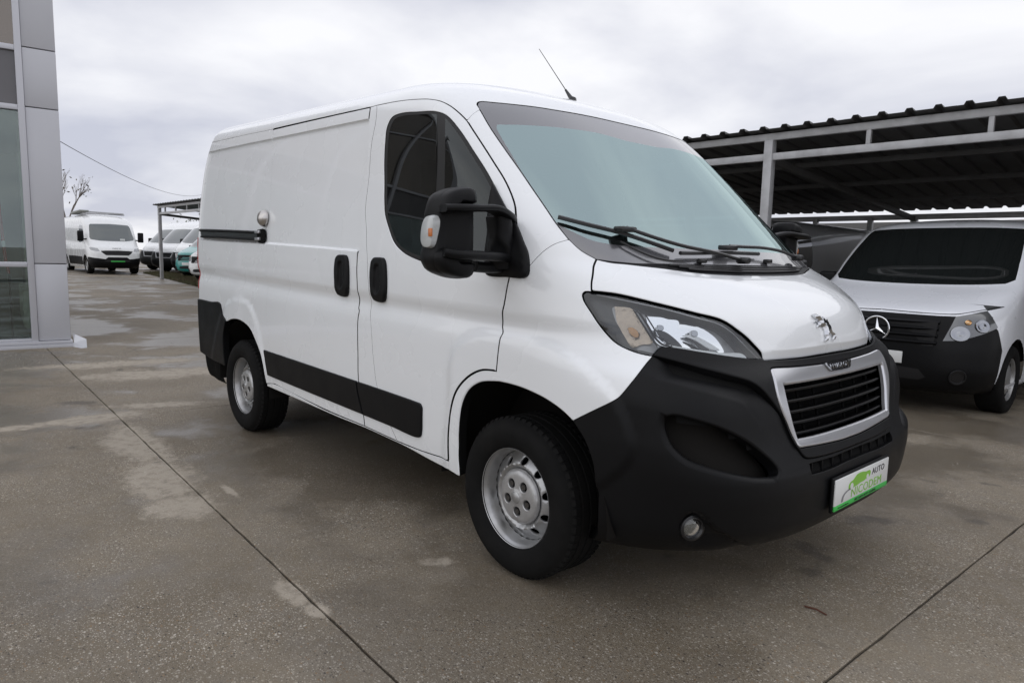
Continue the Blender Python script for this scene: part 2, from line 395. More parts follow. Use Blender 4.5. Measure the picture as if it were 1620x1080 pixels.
def cdt(ringsC, extra, keepfn, regions=(), lines=()):
    V = []; E = []; R = []
    for r in ringsC:
        o = len(V); V += [Vector((float(p[0]), float(p[1]))) for p in r]; E += [(o+i, o+(i+1) % len(r)) for i in range(len(r))]; R.append(range(o, o+len(r)))
    for r in regions:
        o = len(V); V += [Vector((float(p[0]), float(p[1]))) for p in r]; E += [(o+i, o+(i+1) % len(r)) for i in range(len(r))]
    for r in lines:
        o = len(V); V += [Vector((float(p[0]), float(p[1]))) for p in r]; E += [(o+i, o+i+1) for i in range(len(r)-1)]
    V += [Vector((float(p[0]), float(p[1]))) for p in extra]
    ov, oe, of, vo, _, _ = delaunay_2d_cdt(V, E, [], 0, 1e-7)
    ov = np.array([tuple(v) for v in ov]); of = np.array([f for f in of if len(f) == 3], int)
    c = ov[of].mean(1); k = keepfn(c); of = of[k]; c = c[k]
    e1 = ov[of[:, 1]]-ov[of[:, 0]]; e2 = ov[of[:, 2]]-ov[of[:, 0]]; ar = e1[:, 0]*e2[:, 1]-e1[:, 1]*e2[:, 0]
    of[ar < 0] = of[ar < 0][:, ::-1]; g = np.abs(ar) > 1e-12; of = of[g]; c = c[g]
    imap = {}
    for n, l in enumerate(vo):
        for q in l: imap[q] = n
    return ov, of, c, [[imap[i] for i in r] for r in R]
def panel_vf(surf, outer, holes=(), step=.012, grid=.022, depth=.018, lift=0.0, regions=(), liftfn=None, lines=()):
    """a body panel on surf. outer/holes: lists of (ab points, inset, bevel). regions: list of (closed ab polygon, material index)."""
    rs = [ring(outer, step)]+[ring(h, step) for h in holes]
    C0 = []; R1 = []; O3 = []; BV = []; INS = []
    for n, (A, I, B, Es) in enumerate(rs):
        sgn = 1 if n == 0 else -1
        a0, _ = offset(surf, A, sgn*(I+B)); a1, o3 = offset(surf, A, sgn*I); C0.append(a0); R1.append(a1); O3.append(o3*sgn); BV.append(B); INS.append(Es)
    O = C0[0]; lo, hi = O.min(0), O.max(0)
    g = np.stack(np.meshgrid(np.arange(lo[0]+grid/2, hi[0], grid), np.arange(lo[1]+grid/2, hi[1], grid)), -1).reshape(-1, 2)
    if len(g):
        g = g+RNG.uniform(-.03, .03, g.shape)*grid
        g = g[inpoly(g, O)]
        for h in C0[1:]: g = g[~inpoly(g, h)]
        for h in C0: g = g[pdist(g, h) > grid*.45]
        for r, _ in regions: g = g[pdist(g, r) > grid*.4]
        for r in lines: g = g[pdist(g, np.asarray(r), False) > grid*.3]
    def keep(c):
        k = inpoly(c, O)
        for h in C0[1:]: k &= ~inpoly(c, h)
        return k
    ov, of, cc, maps = cdt(C0, g, keep, [r for r, _ in regions], [np.asarray(r)[inpoly(np.asarray(r), O)] for r in lines])
    P, N = surf.ev(ov)
    tt = np.cross(P[of[:, 1]]-P[of[:, 0]], P[of[:, 2]]-P[of[:, 0]])
    if (tt*N[of[:, 0]]).sum() < 0: of = of[:, ::-1]
    if liftfn is not None:
        def lifted(q):
            p_, n_ = surf.ev(q); return p_+n_*np.asarray(liftfn(q, p_))[:, None]
        e = 2e-3; P = lifted(ov); N2 = np.cross(lifted(ov+[e, 0])-lifted(ov-[e, 0]), lifted(ov+[0, e])-lifted(ov-[0, e]))
        N2 /= np.linalg.norm(N2, axis=1, keepdims=True)+1e-12; N2[(N2*N).sum(1) < 0] *= -1; N = N2
    P = P+N*lift
    V = [P]; NN = [N]; Fq = [tuple(f) for f in of]; mi = np.zeros(len(of), int)
    for r, m in regions: mi[inpoly(cc, r)] = m
    mi = list(mi); base = len(P)
    for n, (mp_, a1, o3, B, I) in enumerate(zip(maps, R1, O3, BV, INS)):
        p1, n1 = surf.ev(a1); seam = I
        l1 = lift + (np.asarray(liftfn(a1, p1)) if liftfn is not None else 0)
        l1 = l1*np.ones(len(p1))
        q1 = p1+n1*(l1-B*.9)[:, None]; q2 = p1+n1*(l1-depth)[:, None]
        m1 = n1*.55+o3*.85; m1 /= np.linalg.norm(m1, axis=1, keepdims=True)
        k = len(p1); V += [q1, q1, q2]; NN += [m1, o3, o3]
        # winding: orient by geometry
        for i in range(k):
            j = (i+1) % k
            if seam[i]: continue
            a, b, c, d = mp_[i], mp_[j], base+j, base+i
            u = (p1[j]-p1[i]); fl = np.cross(u, -n1[i])@o3[i] < 0
            Fq.append((d, c, b, a) if fl else (a, b, c, d)); mi.append(0)
            a, b, c, d = base+k+i, base+k+j, base+2*k+j, base+2*k+i
            Fq.append((a, b, c, d) if not fl else (d, c, b, a)); mi.append(-1)
        base += 3*k
    return np.vstack(V), np.vstack(NN), Fq, mi
def panel(name, surf, outer, mats, parent, both='half', **kw):
    """both: 'half' = this half joined with its mirror image (one object); 'pair' = two objects; 'one' = right side only"""
    V, N, Fq, mi = panel_vf(surf, outer, **kw); res = []
    mats = list(mats) if isinstance(mats, (list, tuple)) else [mats]
    if mats[0].name.endswith('paint'): mats.append(M['gap']); mi = [len(mats)-1 if q < 0 else q for q in mi]      # edge faces coloured dark to stand for shade inside the shut lines
    else: mi = [max(q, 0) for q in mi]
    if both == 'half':
        n = len(V); V2 = np.vstack([V, V*[1, -1, 1]]); N2 = np.vstack([N, N*[1, -1, 1]]); F2 = Fq+[tuple(i+n for i in f[::-1]) for f in Fq]
        res.append(mesh(name, V2, F2, mats, parent, nrm=N2, mi=mi+mi))
    else:
        res.append(mesh(name, V, Fq, mats, parent, nrm=N, mi=mi))
        if both == 'pair': res.append(mesh(name, V*[1, -1, 1], [f[::-1] for f in Fq], mats, parent, nrm=N*[1, -1, 1], mi=mi))
    return res
def mir_v(V): return [np.array(p)*[1, -1, 1] for p in V]
def pair(name, V, Fq, m, parent, auto=40, mi=None, both=True):
    r = [mesh(name, V, Fq, m, parent, auto=auto, mi=mi)]
    if both: r.append(mesh(name, mir_v(V), [tuple(f)[::-1] for f in Fq], m, parent, auto=auto, mi=mi))
    return r
def mirror_obj(o, parent=None):
    """a left-hand twin of a right-hand part (mirrored mesh)"""
    me = o.data.copy(); me.transform(Matrix.Diagonal((1, -1, 1, 1))); me.flip_normals()
    c = bpy.data.objects.new(o.name.split('.')[0], me); return link(c, parent if parent is not None else o.parent)
# ------------------------------------------------------------------ ground
def GZ(x, y):
    x = np.asarray(x, float); y = np.asarray(y, float)
    return .011*np.clip(-x-9, 0, 40) - .025*np.clip(y-2.2, 0, 8)*sst(-14, -9, x)
def on_ground(u, v):
    z = 0.0
    for _ in range(30): p = px_on(u, v, 2, z); z = float(GZ(p[0], p[1]))
    return p
def concrete(name, dark=1.0, joints=False):
    m = bpy.data.materials.new(name); m.use_nodes = True; n = m.node_tree; L = n.links; b = n.nodes['Principled BSDF']
    tc = n.nodes.new('ShaderNodeTexCoord'); co = tc.outputs['Object']
    def noise(sc, det=5, ro=.6, off=None):
        z = n.nodes.new('ShaderNodeTexNoise'); z.inputs['Scale'].default_value = sc; z.inputs['Detail'].default_value = det; z.inputs['Roughness'].default_value = ro
        if off:
            q = n.nodes.new('ShaderNodeVectorMath'); q.operation = 'ADD'; q.inputs[1].default_value = off; L.new(co, q.inputs[0]); L.new(q.outputs[0], z.inputs['Vector'])
        else: L.new(co, z.inputs['Vector'])
        return z.outputs['Fac']
    def ramp(f, lo, hi, a=0.0, c=1.0):
        q = n.nodes.new('ShaderNodeMapRange'); q.interpolation_type = 'SMOOTHSTEP'; q.inputs[1].default_value = lo; q.inputs[2].default_value = hi; q.inputs[3].default_value = a; q.inputs[4].default_value = c; L.new(f, q.inputs[0]); return q.outputs[0]
    def math_(op, a, c):
        q = n.nodes.new('ShaderNodeMath'); q.operation = op
        for i, s in enumerate((a, c)):
            if isinstance(s, (int, float)): q.inputs[i].default_value = s
            else: L.new(s, q.inputs[i])
        return q.outputs[0]
    def mixc(f, a, c, mode='MIX'):
        q = n.nodes.new('ShaderNodeMixRGB'); q.blend_type = mode
        for i, s in enumerate((f, a, c)):
            if isinstance(s, (int, float)): q.inputs[i].default_value = s
            elif isinstance(s, tuple): q.inputs[i].default_value = (*s, 1)
            else: L.new(s, q.inputs[i])
        return q.outputs[0]
    c1, c2 = (.132*dark, .107*dark, .074*dark), (.235*dark, .197*dark, .144*dark)
    base = mixc(ramp(noise(.5, 7, .65), .34, .66), c1, c2)
    base = mixc(ramp(noise(7, 8, .7), .35, .7), base, mixc(.5, base, (.20, .18, .155)))
    # sand grain and exposed pebbles
    base = mixc(ramp(noise(230, 3, .85), .44, .62, 0, .6), base, (.30, .26, .20))
    base = mixc(ramp(noise(190, 3, .8, (3, 5, 1)), .56, .70, 0, .75), base, (.035, .029, .023))
    def pebbles(sc, rmax, thr, cols, strength):
        nonlocal base
        v = n.nodes.new('ShaderNodeTexVoronoi'); v.inputs['Scale'].default_value = sc
        w_ = n.nodes.new('ShaderNodeVectorMath'); w_.operation = 'MULTIPLY'; w_.inputs[1].default_value = (1, 1.35, 1); L.new(co, w_.inputs[0]); L.new(w_.outputs[0], v.inputs['Vector'])
        sp = n.nodes.new('ShaderNodeSeparateColor'); L.new(v.outputs['Color'], sp.inputs[0])
        near = ramp(v.outputs['Distance'], rmax*.55, rmax, 1, 0); sel = ramp(sp.outputs[0], thr, thr+.02)
        cr = n.nodes.new('ShaderNodeValToRGB'); cr.color_ramp.interpolation = 'CONSTANT'
        cr.color_ramp.elements[0].color = (*cols[0], 1); cr.color_ramp.elements[1].color = (*cols[1], 1); cr.color_ramp.elements[1].position = .34
        e = cr.color_ramp.elements.new(.62); e.color = (*cols[2], 1); e = cr.color_ramp.elements.new(.82); e.color = (*cols[3], 1)
        L.new(sp.outputs[1], cr.inputs[0]); f = math_('MULTIPLY', math_('MULTIPLY', math_('MULTIPLY', near, sel), strength), wear)
        base = mixc(f, base, cr.outputs[0]); return f
    wear = ramp(noise(1.3, 5, .6, (9, 2, 0)), .40, .62, .42, 1)
    f1 = pebbles(58, .38, .52, [(.40, .36, .29), (.24, .16, .09), (.56, .52, .45), (.045, .04, .04)], .92)
    f2 = pebbles(125, .46, .12, [(.38, .34, .28), (.17, .125, .085), (.52, .48, .42), (.04, .036, .034)], .88)
    # dry pale patches beside the joints, damp patches elsewhere
    dry = None
    if joints:
        spots = [((20, 677), .07, .30, 0), ((90, 669), .10, .34, 0), ((160, 661), .16, .30, 0), ((215, 700), .50, .16, -4), ((255, 755), .42, .17, -4), ((285, 800), .20, .15, -4), ((250, 640), .35, .10, 70), ((190, 575), .9, .22, 82), ((262, 590), .7, .3, 80), ((462, 940), .10, .045, -2), ((500, 965), .06, .035, 5), ((695, 888), .07, .04, 60), ((362, 775), .14, .020, 0)]
        for (pu, pv), rx, ry, an in spots:
            p = px_on(pu, pv, 2, 0.0)
            mp_ = n.nodes.new('ShaderNodeMapping'); mp_.vector_type = 'TEXTURE'; mp_.inputs['Location'].default_value = (p[0], p[1], 0); mp_.inputs['Rotation'].default_value = (0, 0, math.radians(an)); mp_.inputs['Scale'].default_value = (rx, ry, 1)
            L.new(co, mp_.inputs[0]); ln = n.nodes.new('ShaderNodeVectorMath'); ln.operation = 'LENGTH'; L.new(mp_.outputs[0], ln.inputs[0])
            dry = ln.outputs['Value'] if dry is None else math_('MINIMUM', dry, ln.outputs['Value'])
        edge = math_('ADD', dry, math_('MULTIPLY', math_('SUBTRACT', noise(4.5, 7, .7), .5), 2.6))
        edge = math_('ADD', edge, math_('MULTIPLY', math_('SUBTRACT', noise(24, 6, .7), .5), 1.5))
        dry = math_('MULTIPLY', ramp(edge, .60, 1.40, 1, 0), ramp(noise(14, 5, .65, (2, 2, 8)), .30, .55, .35, 1))
        base = mixc(math_('MULTIPLY', dry, .70), base, (.44, .39, .32))
    # dark oily spots
    base = mixc(ramp(noise(3.1, 4, .5, (1, 7, 3)), .66, .74, 0, .5), base, (.05, .046, .042))
    wet = ramp(noise(.8, 5, .6, (4, 4, 4)), .42, .60)
    if dry is not None: wet = math_('MULTIPLY', wet, math_('SUBTRACT', 1.0, dry))
    base = mixc(math_('MULTIPLY', wet, .34), base, (.050, .040, .030))
    L.new(base, b.inputs['Base Color']); L.new(ramp(wet, 0, 1, .82, .30), b.inputs['Roughness']); b.inputs['Specular IOR Level'].default_value = .38
    bp_ = n.nodes.new('ShaderNodeBump'); bp_.inputs['Strength'].default_value = .55; bp_.inputs['Distance'].default_value = .004
    h = math_('ADD', math_('MULTIPLY', noise(120, 4, .7), .8), math_('ADD', math_('MULTIPLY', f1, .35), math_('MULTIPLY', noise(9, 5, .6), .8)))
    L.new(h, bp_.inputs['Height']); L.new(bp_.outputs[0], b.inputs['Normal'])
    return m
M['concrete'] = concrete('concrete_slab', 1.0, True)
M['farground'] = concrete('yard_ground', 1.15)
M['joint'] = mat('joint_dirt', (.035, .03, .024), .95, bump=(60, .5, .01))
def build_ground():
    xs = np.concatenate([[-900, -300, -120], np.linspace(-60, 24, 43), [60, 200, 600]]); ys = np.concatenate([[-600, -200, -80], np.linspace(-30, 40, 36), [80, 200, 600]])
    V = [(x, y, float(GZ(x, y))-.016) for y in ys for x in xs]; nx = len(xs)
    F_ = [(j*nx+i, j*nx+i+1, (j+1)*nx+i+1, (j+1)*nx+i) for j in range(len(ys)-1) for i in range(nx-1)]
    g = struct(mesh('ground', V, F_, M['farground'], smooth=True))
    pav = empty('pavement', (0, 0, 0)); struct(pav)
    th = math.radians(-1.75); e1 = np.array([math.cos(th), math.sin(th)]); e2 = np.array([-math.sin(th), math.cos(th)]); O = np.array([-3.95, -1.62])
    a_l = [-45.9+5.1*i for i in range(12)]+[15.3]; b_l = [-16.0, -10.6, -5.3, 0.0, 5.2, 10.4, 15.6]
    gap = .0024
    jb = []
    for i in range(len(a_l)-1):
        for j in range(len(b_l)-1):
            n = 60 if abs((a_l[i]+a_l[i+1])/2-2) < 9 and abs((b_l[j]+b_l[j+1])/2) < 6 else 16
            # wavering, slightly chipped edges
            def edge(p, q, inw):
                t = np.linspace(0, 1, n)[:-1]; w = np.abs(RNG.normal(0, .0013, len(t)))+RNG.choice([0, 0, 0, .004], len(t))*RNG.random(len(t)); w[0] = 0
                return [np.array(p)*(1-s)+np.array(q)*s+np.array(inw)*(gap+abs(k)) for s, k in zip(t, w)]
            a0, a1, b0, b1 = a_l[i], a_l[i+1], b_l[j], b_l[j+1]
            pts = edge((a0, b0), (a1, b0), (0, 1))+edge((a1, b0), (a1, b1), (-1, 0))+edge((a1, b1), (a0, b1), (0, -1))+edge((a0, b1), (a0, b0), (1, 0))
            pts = [np.array([min(max(p[0], a0+gap), a1-gap), min(max(p[1], b0+gap), b1-gap)]) for p in pts]
            W2 = [O+p[0]*e1+p[1]*e2 for p in pts]; cx = np.mean(W2, 0)
            if cx[1] < -17 or (cx[0] < -8.9 and cx[1] < -1.5 and cx[1] > -12): pass
            dz = RNG.uniform(-.0015, .0015); m = len(W2)
            inn = [w+(cx-w)/np.linalg.norm(cx-w)*.006 for w in W2]
            top = [(*w, float(GZ(*w))+dz) for w in inn]; mid = [(*w, float(GZ(*w))+dz-.004) for w in W2]; bot = [(*w, float(GZ(*w))-.03) for w in W2]
            inn_a = np.array(inn); gs = .85
            gq = np.stack(np.meshgrid(np.arange(inn_a[:, 0].min()+gs/2, inn_a[:, 0].max(), gs), np.arange(inn_a[:, 1].min()+gs/2, inn_a[:, 1].max(), gs)), -1).reshape(-1, 2)
            gq = gq[inpoly(gq, inn_a)]; gq = gq[pdist(gq, inn_a) > .25]
            ov, of, _c, mp_ = cdt([inn_a], gq, lambda c_: inpoly(c_, inn_a)); nt_ = len(ov); rm = mp_[0]
            V = [(*q, float(GZ(*q))+dz) for q in ov]+mid+bot
            F_ = [tuple(f) for f in of]+[(nt_+k, nt_+(k+1) % m, rm[(k+1) % m], rm[k]) for k in range(m)]+[(nt_+m+k, nt_+m+(k+1) % m, nt_+(k+1) % m, nt_+k) for k in range(m)]
            mesh('slab', V, F_, M['concrete'], pav)
    c = [O+a_*e1+b_*e2 for a_, b_ in ((a_l[0], b_l[0]), (a_l[-1], b_l[0]), (a_l[-1], b_l[-1]), (a_l[0], b_l[-1]))]
    xs = np.linspace(-52, 14, 45); ys = np.linspace(-18, 15, 24)
    V = [(x, y, float(GZ(x, y))-.012) for y in ys for x in xs]; nx = len(xs)
    F_ = [(j*nx+i, j*nx+i+1, (j+1)*nx+i+1, (j+1)*nx+i) for j in range(len(ys)-1) for i in range(nx-1)]
    mesh('joint_fill', V, F_, M['joint'], pav, smooth=True)
build_ground()

# ------------------------------------------------------------------ showroom building at the left edge
M['clad'] = mat('aluminium_cladding', (.50, .505, .535), .42, metal=.1, var=(.8, (.47, .475, .505), .4, .7), rvar=(3, .38, .48))
M['alu'] = mat('anodised_frame', (.52, .525, .56), .4, metal=.2)
M['spand'] = mat('spandrel_panel', (.085, .08, .085), .25, coat=.6)
M['wglass'] = glass('showroom_glass', (.80, .88, .86), (.9, .95, .95), .06, 1.5, dirt=.01)
M['bronze'] = glass('bronze_glass', (.30, .25, .20), (.75, .68, .6), .22, 1.6)
M['cream'] = mat('cream_paint', (.55, .53, .46), .5)
M['wallin'] = mat('interior_wall', (.60, .60, .57), .8)
M['zinc'] = mat('white_flashing', (.62, .63, .66), .35, metal=.2)
def build_building():
    p0 = np.array([-8.70, -1.19, 0]); u = np.array([.087, .996, 0]); u /= np.linalg.norm(u); n = np.array([u[1], -u[0], 0])
    B = empty('showroom', p0); B.rotation_euler = (0, 0, math.atan2(n[1], n[0]))      # local x = outward, y = along facade to the right corner
    tag(B, 'grey aluminium-clad showroom with tall framed windows beside the yard', 'building')
    g = -.0
    def bx(name, x0, x1, y0, y1, z0, z1, m, par=B, bev=.004): return box(name, ((x0+x1)/2, (y0+y1)/2, (z0+z1)/2), (x1-x0, y1-y0, z1-z0), m, par, bev)
    # corner column cassettes
    zs = [.085, 1.098, 3.062, 3.785, 5.3, 6.4]
    col = bx('column_core', -.5, -.03, -.352, -.004, .0, 6.4, M['spand'])
    for i in range(5): bx('cladding_panel', -.045, .012, -.352, 0.0, zs[i]+.006, zs[i+1]-.006, M['clad'], col, .006)
    for i in range(5): bx('cladding_panel', -.5, -.05, -.03, 0.006, zs[i]+.006, zs[i+1]-.006, M['clad'], col, .004)
    # curtain wall, bays going left
    bays = [(-.352, -1.75), (-1.75, -3.15), (-3.15, -4.55), (-4.55, -5.95)]
    for k, (ya, yb) in enumerate(bays):
        bx('mullion', -.10, .03, ya-.075, ya-.002, .0, 6.4, M['alu'])
        y0, y1 = yb, ya-.075
        for zt in (1.085, 3.04, 3.757, 5.3): bx('transom', -.08, .022, y0, y1, zt-.032, zt+.032, M['alu'])
        bx('transom', -.08, .022, y0, y1, .085, .125, M['alu'])
        for za, zb, m in ((.125, 1.053, M['wglass']), (1.117, 3.008, M['wglass']), (3.072, 3.725, M['spand']), (3.789, 5.268, M['bronze']), (5.332, 6.4, M['bronze'])):
            bx('pane', -.045, -.033, y0, y1, za, zb, m, bev=0)
    # sill steps and the bent flashing at the corner
    bx('sill', -.2, .055, -6, 0.02, .045, .085, M['alu']); bx('sill', -.2, .075, -6, 0.03, -.02, .042, M['alu'])
    V = [(.08, .02, .0), (.30, .10, .004), (.26, .16, .006), (.10, .17, .10), (.02, .05, .16), (-.02, .03, .17), (.06, .03, .05)]
    V = V+[(a, b, c-.012) for a, b, c in V]
    mesh('flashing', V, [(0, 1, 2, 6), (6, 2, 3), (6, 3, 4), (6, 4, 5), (7, 13, 9, 8), (0, 7, 8, 1), (1, 8, 9, 2), (2, 9, 10, 3), (3, 10, 11, 4), (4, 11, 12, 5)], M['zinc'], B)
    # shell
    bx('wall', -9, -.5, -.30, 0.0, 0, .72, M['clad']); bx('wall', -9, -.5, -.30, 0.0, 3.1, 6.4, M['clad']); bx('wall', -9, -6, -.30, 0.0, .72, 3.1, M['clad']); bx('wall', -9.3, -9, -6, 0, 0, 6.4, M['wallin']); bx('wall', -9, -.2, -6.3, -6, 0, 6.4, M['clad'])
    bx('roof', -9.4, .1, -6.4, .1, 6.4, 6.7, M['clad']); bx('ceiling', -9, -.12, -6, -.30, 3.40, 3.5, M['wallin'])
    bx('floor', -9, -.1, -6, -.35, -.02, .08, mat('showroom_tiles', (.38, .37, .34), .25))
    # side windows seen through the glass, radiators, floor stand
    for k in range(3):
        y = -.34
        bx('inner_frame', -1.3-k*.8, -1.2-k*.8, y-.05, y, .6, 3.3, M['cream'])
    for k in range(4): bx('side_pane', -.5-1.37*(k+1), -.5-1.37*k-.05, -.16, -.148, .72, 3.1, M['wglass'], bev=0); bx('side_mullion', -.5-1.37*(k+1)-.03, -.5-1.37*(k+1)+.05, -.22, -.08, .72, 3.1, M['alu'])
    for k in range(3):
        r = bx('radiator', -1.25-k*.9, -.55-k*.9, -.47, -.38, .20, .72, M['cream'], bev=.01)
        for q in range(8): bx('fin', -1.22-k*.9+q*.085, -1.17-k*.9+q*.085, -.485, -.465, .22, .70, M['cream'], r, .004)
    bx('counter', -4.5, -3.4, -2.6, -.9, .08, 1.1, mat('counter_teal', (.25, .42, .40), .4), bev=.03)
    st = tube('floor_stand', [(-.55, -.62, .08), (-.55, -.62, 1.0)], .012, M['gap'], B)
    tube('stand_foot', [(-.75, -.62, .09), (-.35, -.60, .09)], .012, M['gap'], st); tube('stand_foot', [(-.60, -.80, .09), (-.50, -.45, .09)], .012, M['gap'], st)
    tube('banner_pole', [(-.55, -.62, .95), (-.56, -.645, 1.12)], .02, M['red'], st); tube('banner_pole', [(-.56, -.645, 1.12), (-.57, -.655, 1.30)], .022, M['red'], st); tube('banner_pole', [(-.57, -.655, 1.30), (-.58, -.66, 1.38)], .022, M['plate'], st); tube('banner_pole', [(-.58, -.66, 1.38), (-.60, -.69, 2.0)], .022, M['red'], st)
build_building()

# ------------------------------------------------------------------ long carport
M['galv'] = mat('galvanised_steel', (.46, .465, .475), .5, metal=.2, var=(6, (.36, .362, .368), .4, .7), bump=(30, .05, .003))
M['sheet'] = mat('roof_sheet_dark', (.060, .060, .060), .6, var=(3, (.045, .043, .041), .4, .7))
def build_carport():
    A = np.array([-26.55, 4.60]); Bq = np.array([8.0, 5.83]); e = Bq-A; L = np.linalg.norm(e); e /= L; f_ = np.array([-e[1], e[0]])
    C_ = empty('carport', (A[0], A[1], 0)); C_.rotation_euler = (0, 0, math.atan2(e[1], e[0]))
    tag(C_, 'long open carport of grey steel frames with a dark corrugated roof', 'carport')
    DP = 5.9; zt, zl, zb = 2.905, 2.66, 2.36
    def lx(x): return (x-A[0])/e[0]                        # local x from world x along the front line
    beam('front_beam', (-.1, 0, zt), (L, 0, zt), .06, .085, M['galv'], C_); beam('front_beam', (-.1, 0, zl), (L, 0, zl), .06, .085, M['galv'], C_)
    beam('rear_beam', (-.1, DP, zb-.10), (L, DP, zb-.10), .06, .10, M['galv'], C_)
    posts = [.05]+[lx(-2.45)-5.9*k for k in range(4, -1, -1) if lx(-2.45)-5.9*k > 2]+[lx(-2.45)+5.9]
    for x in posts:
        wx = A+e*x; zg = float(GZ(*wx))
        beam('post', (x, .0, zg-.02), (x, 0, zt-.04), .11, .11, M['galv'], C_)
        wx = A+e*x+f_*DP; beam('post', (x, DP, float(GZ(*wx))-.02), (x, DP, zb-.1), .11, .11, M['galv'], C_)
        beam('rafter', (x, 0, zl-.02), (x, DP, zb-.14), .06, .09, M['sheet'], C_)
    for wx in (-4.25, -3.2): x = lx(wx); beam('post', (x, DP-.05, -.15), (x, DP-.05, zb-.1), .09, .09, M['galv'], C_)
    sp = 1.17; x = lx(-2.45)+sp
    xs = [x+sp*k for k in range(-30, 10)]
    for x in xs:
        if 0 < x < L and min(abs(x-p) for p in posts) > .2: beam('strut', (x, 0, zl+.03), (x, 0, zt-.03), .05, .05, M['galv'], C_)
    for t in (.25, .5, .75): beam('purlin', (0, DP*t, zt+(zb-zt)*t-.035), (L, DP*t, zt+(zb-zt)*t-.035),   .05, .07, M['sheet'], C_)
    # added wall behind the bays, keeps back light out from under the roof
    w0 = A+f_*(DP+1.3); bw = box('shade_wall', (L/2-4, 0, 1.12), (L+6, .15, 2.45), mat('shade_wall_grey', (.16, .155, .15), .9, bump=(20, .3, .01))); bw.location = (w0[0], w0[1], -.1); bw.rotation_euler = C_.rotation_euler
    tag(bw, 'added grey wall blocking light at the back of the carport', 'wall')
    # corrugated sheets, four ribs each
    pr = [(0, 0), (.08, 0), (.10, .036), (.155, .036), (.175, 0), (.275, 0)]; wv = 4*.275
    prof = [(q*.275+a, b) for q in range(4) for a, b in pr[:5]]+[(wv+.02, 0)]
    me = None; y0, y1 = -.16, DP+.25
    def zr(y): return zt+.062+(zb-zt)*y/DP
    nS = int(L/wv)+1; N = len(prof)
    V = []
    for th in (0, -.004):
        for y in (y0, y1): V += [(a, y, zr(y)+b+th) for a, b in prof]
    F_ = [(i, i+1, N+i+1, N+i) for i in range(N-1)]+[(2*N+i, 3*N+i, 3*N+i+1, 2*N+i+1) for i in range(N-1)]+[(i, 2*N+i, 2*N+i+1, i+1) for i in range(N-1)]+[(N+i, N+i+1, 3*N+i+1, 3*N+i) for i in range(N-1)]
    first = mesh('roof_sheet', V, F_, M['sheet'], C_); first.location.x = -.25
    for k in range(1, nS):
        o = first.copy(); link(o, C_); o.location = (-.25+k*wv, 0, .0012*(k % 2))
build_carport()

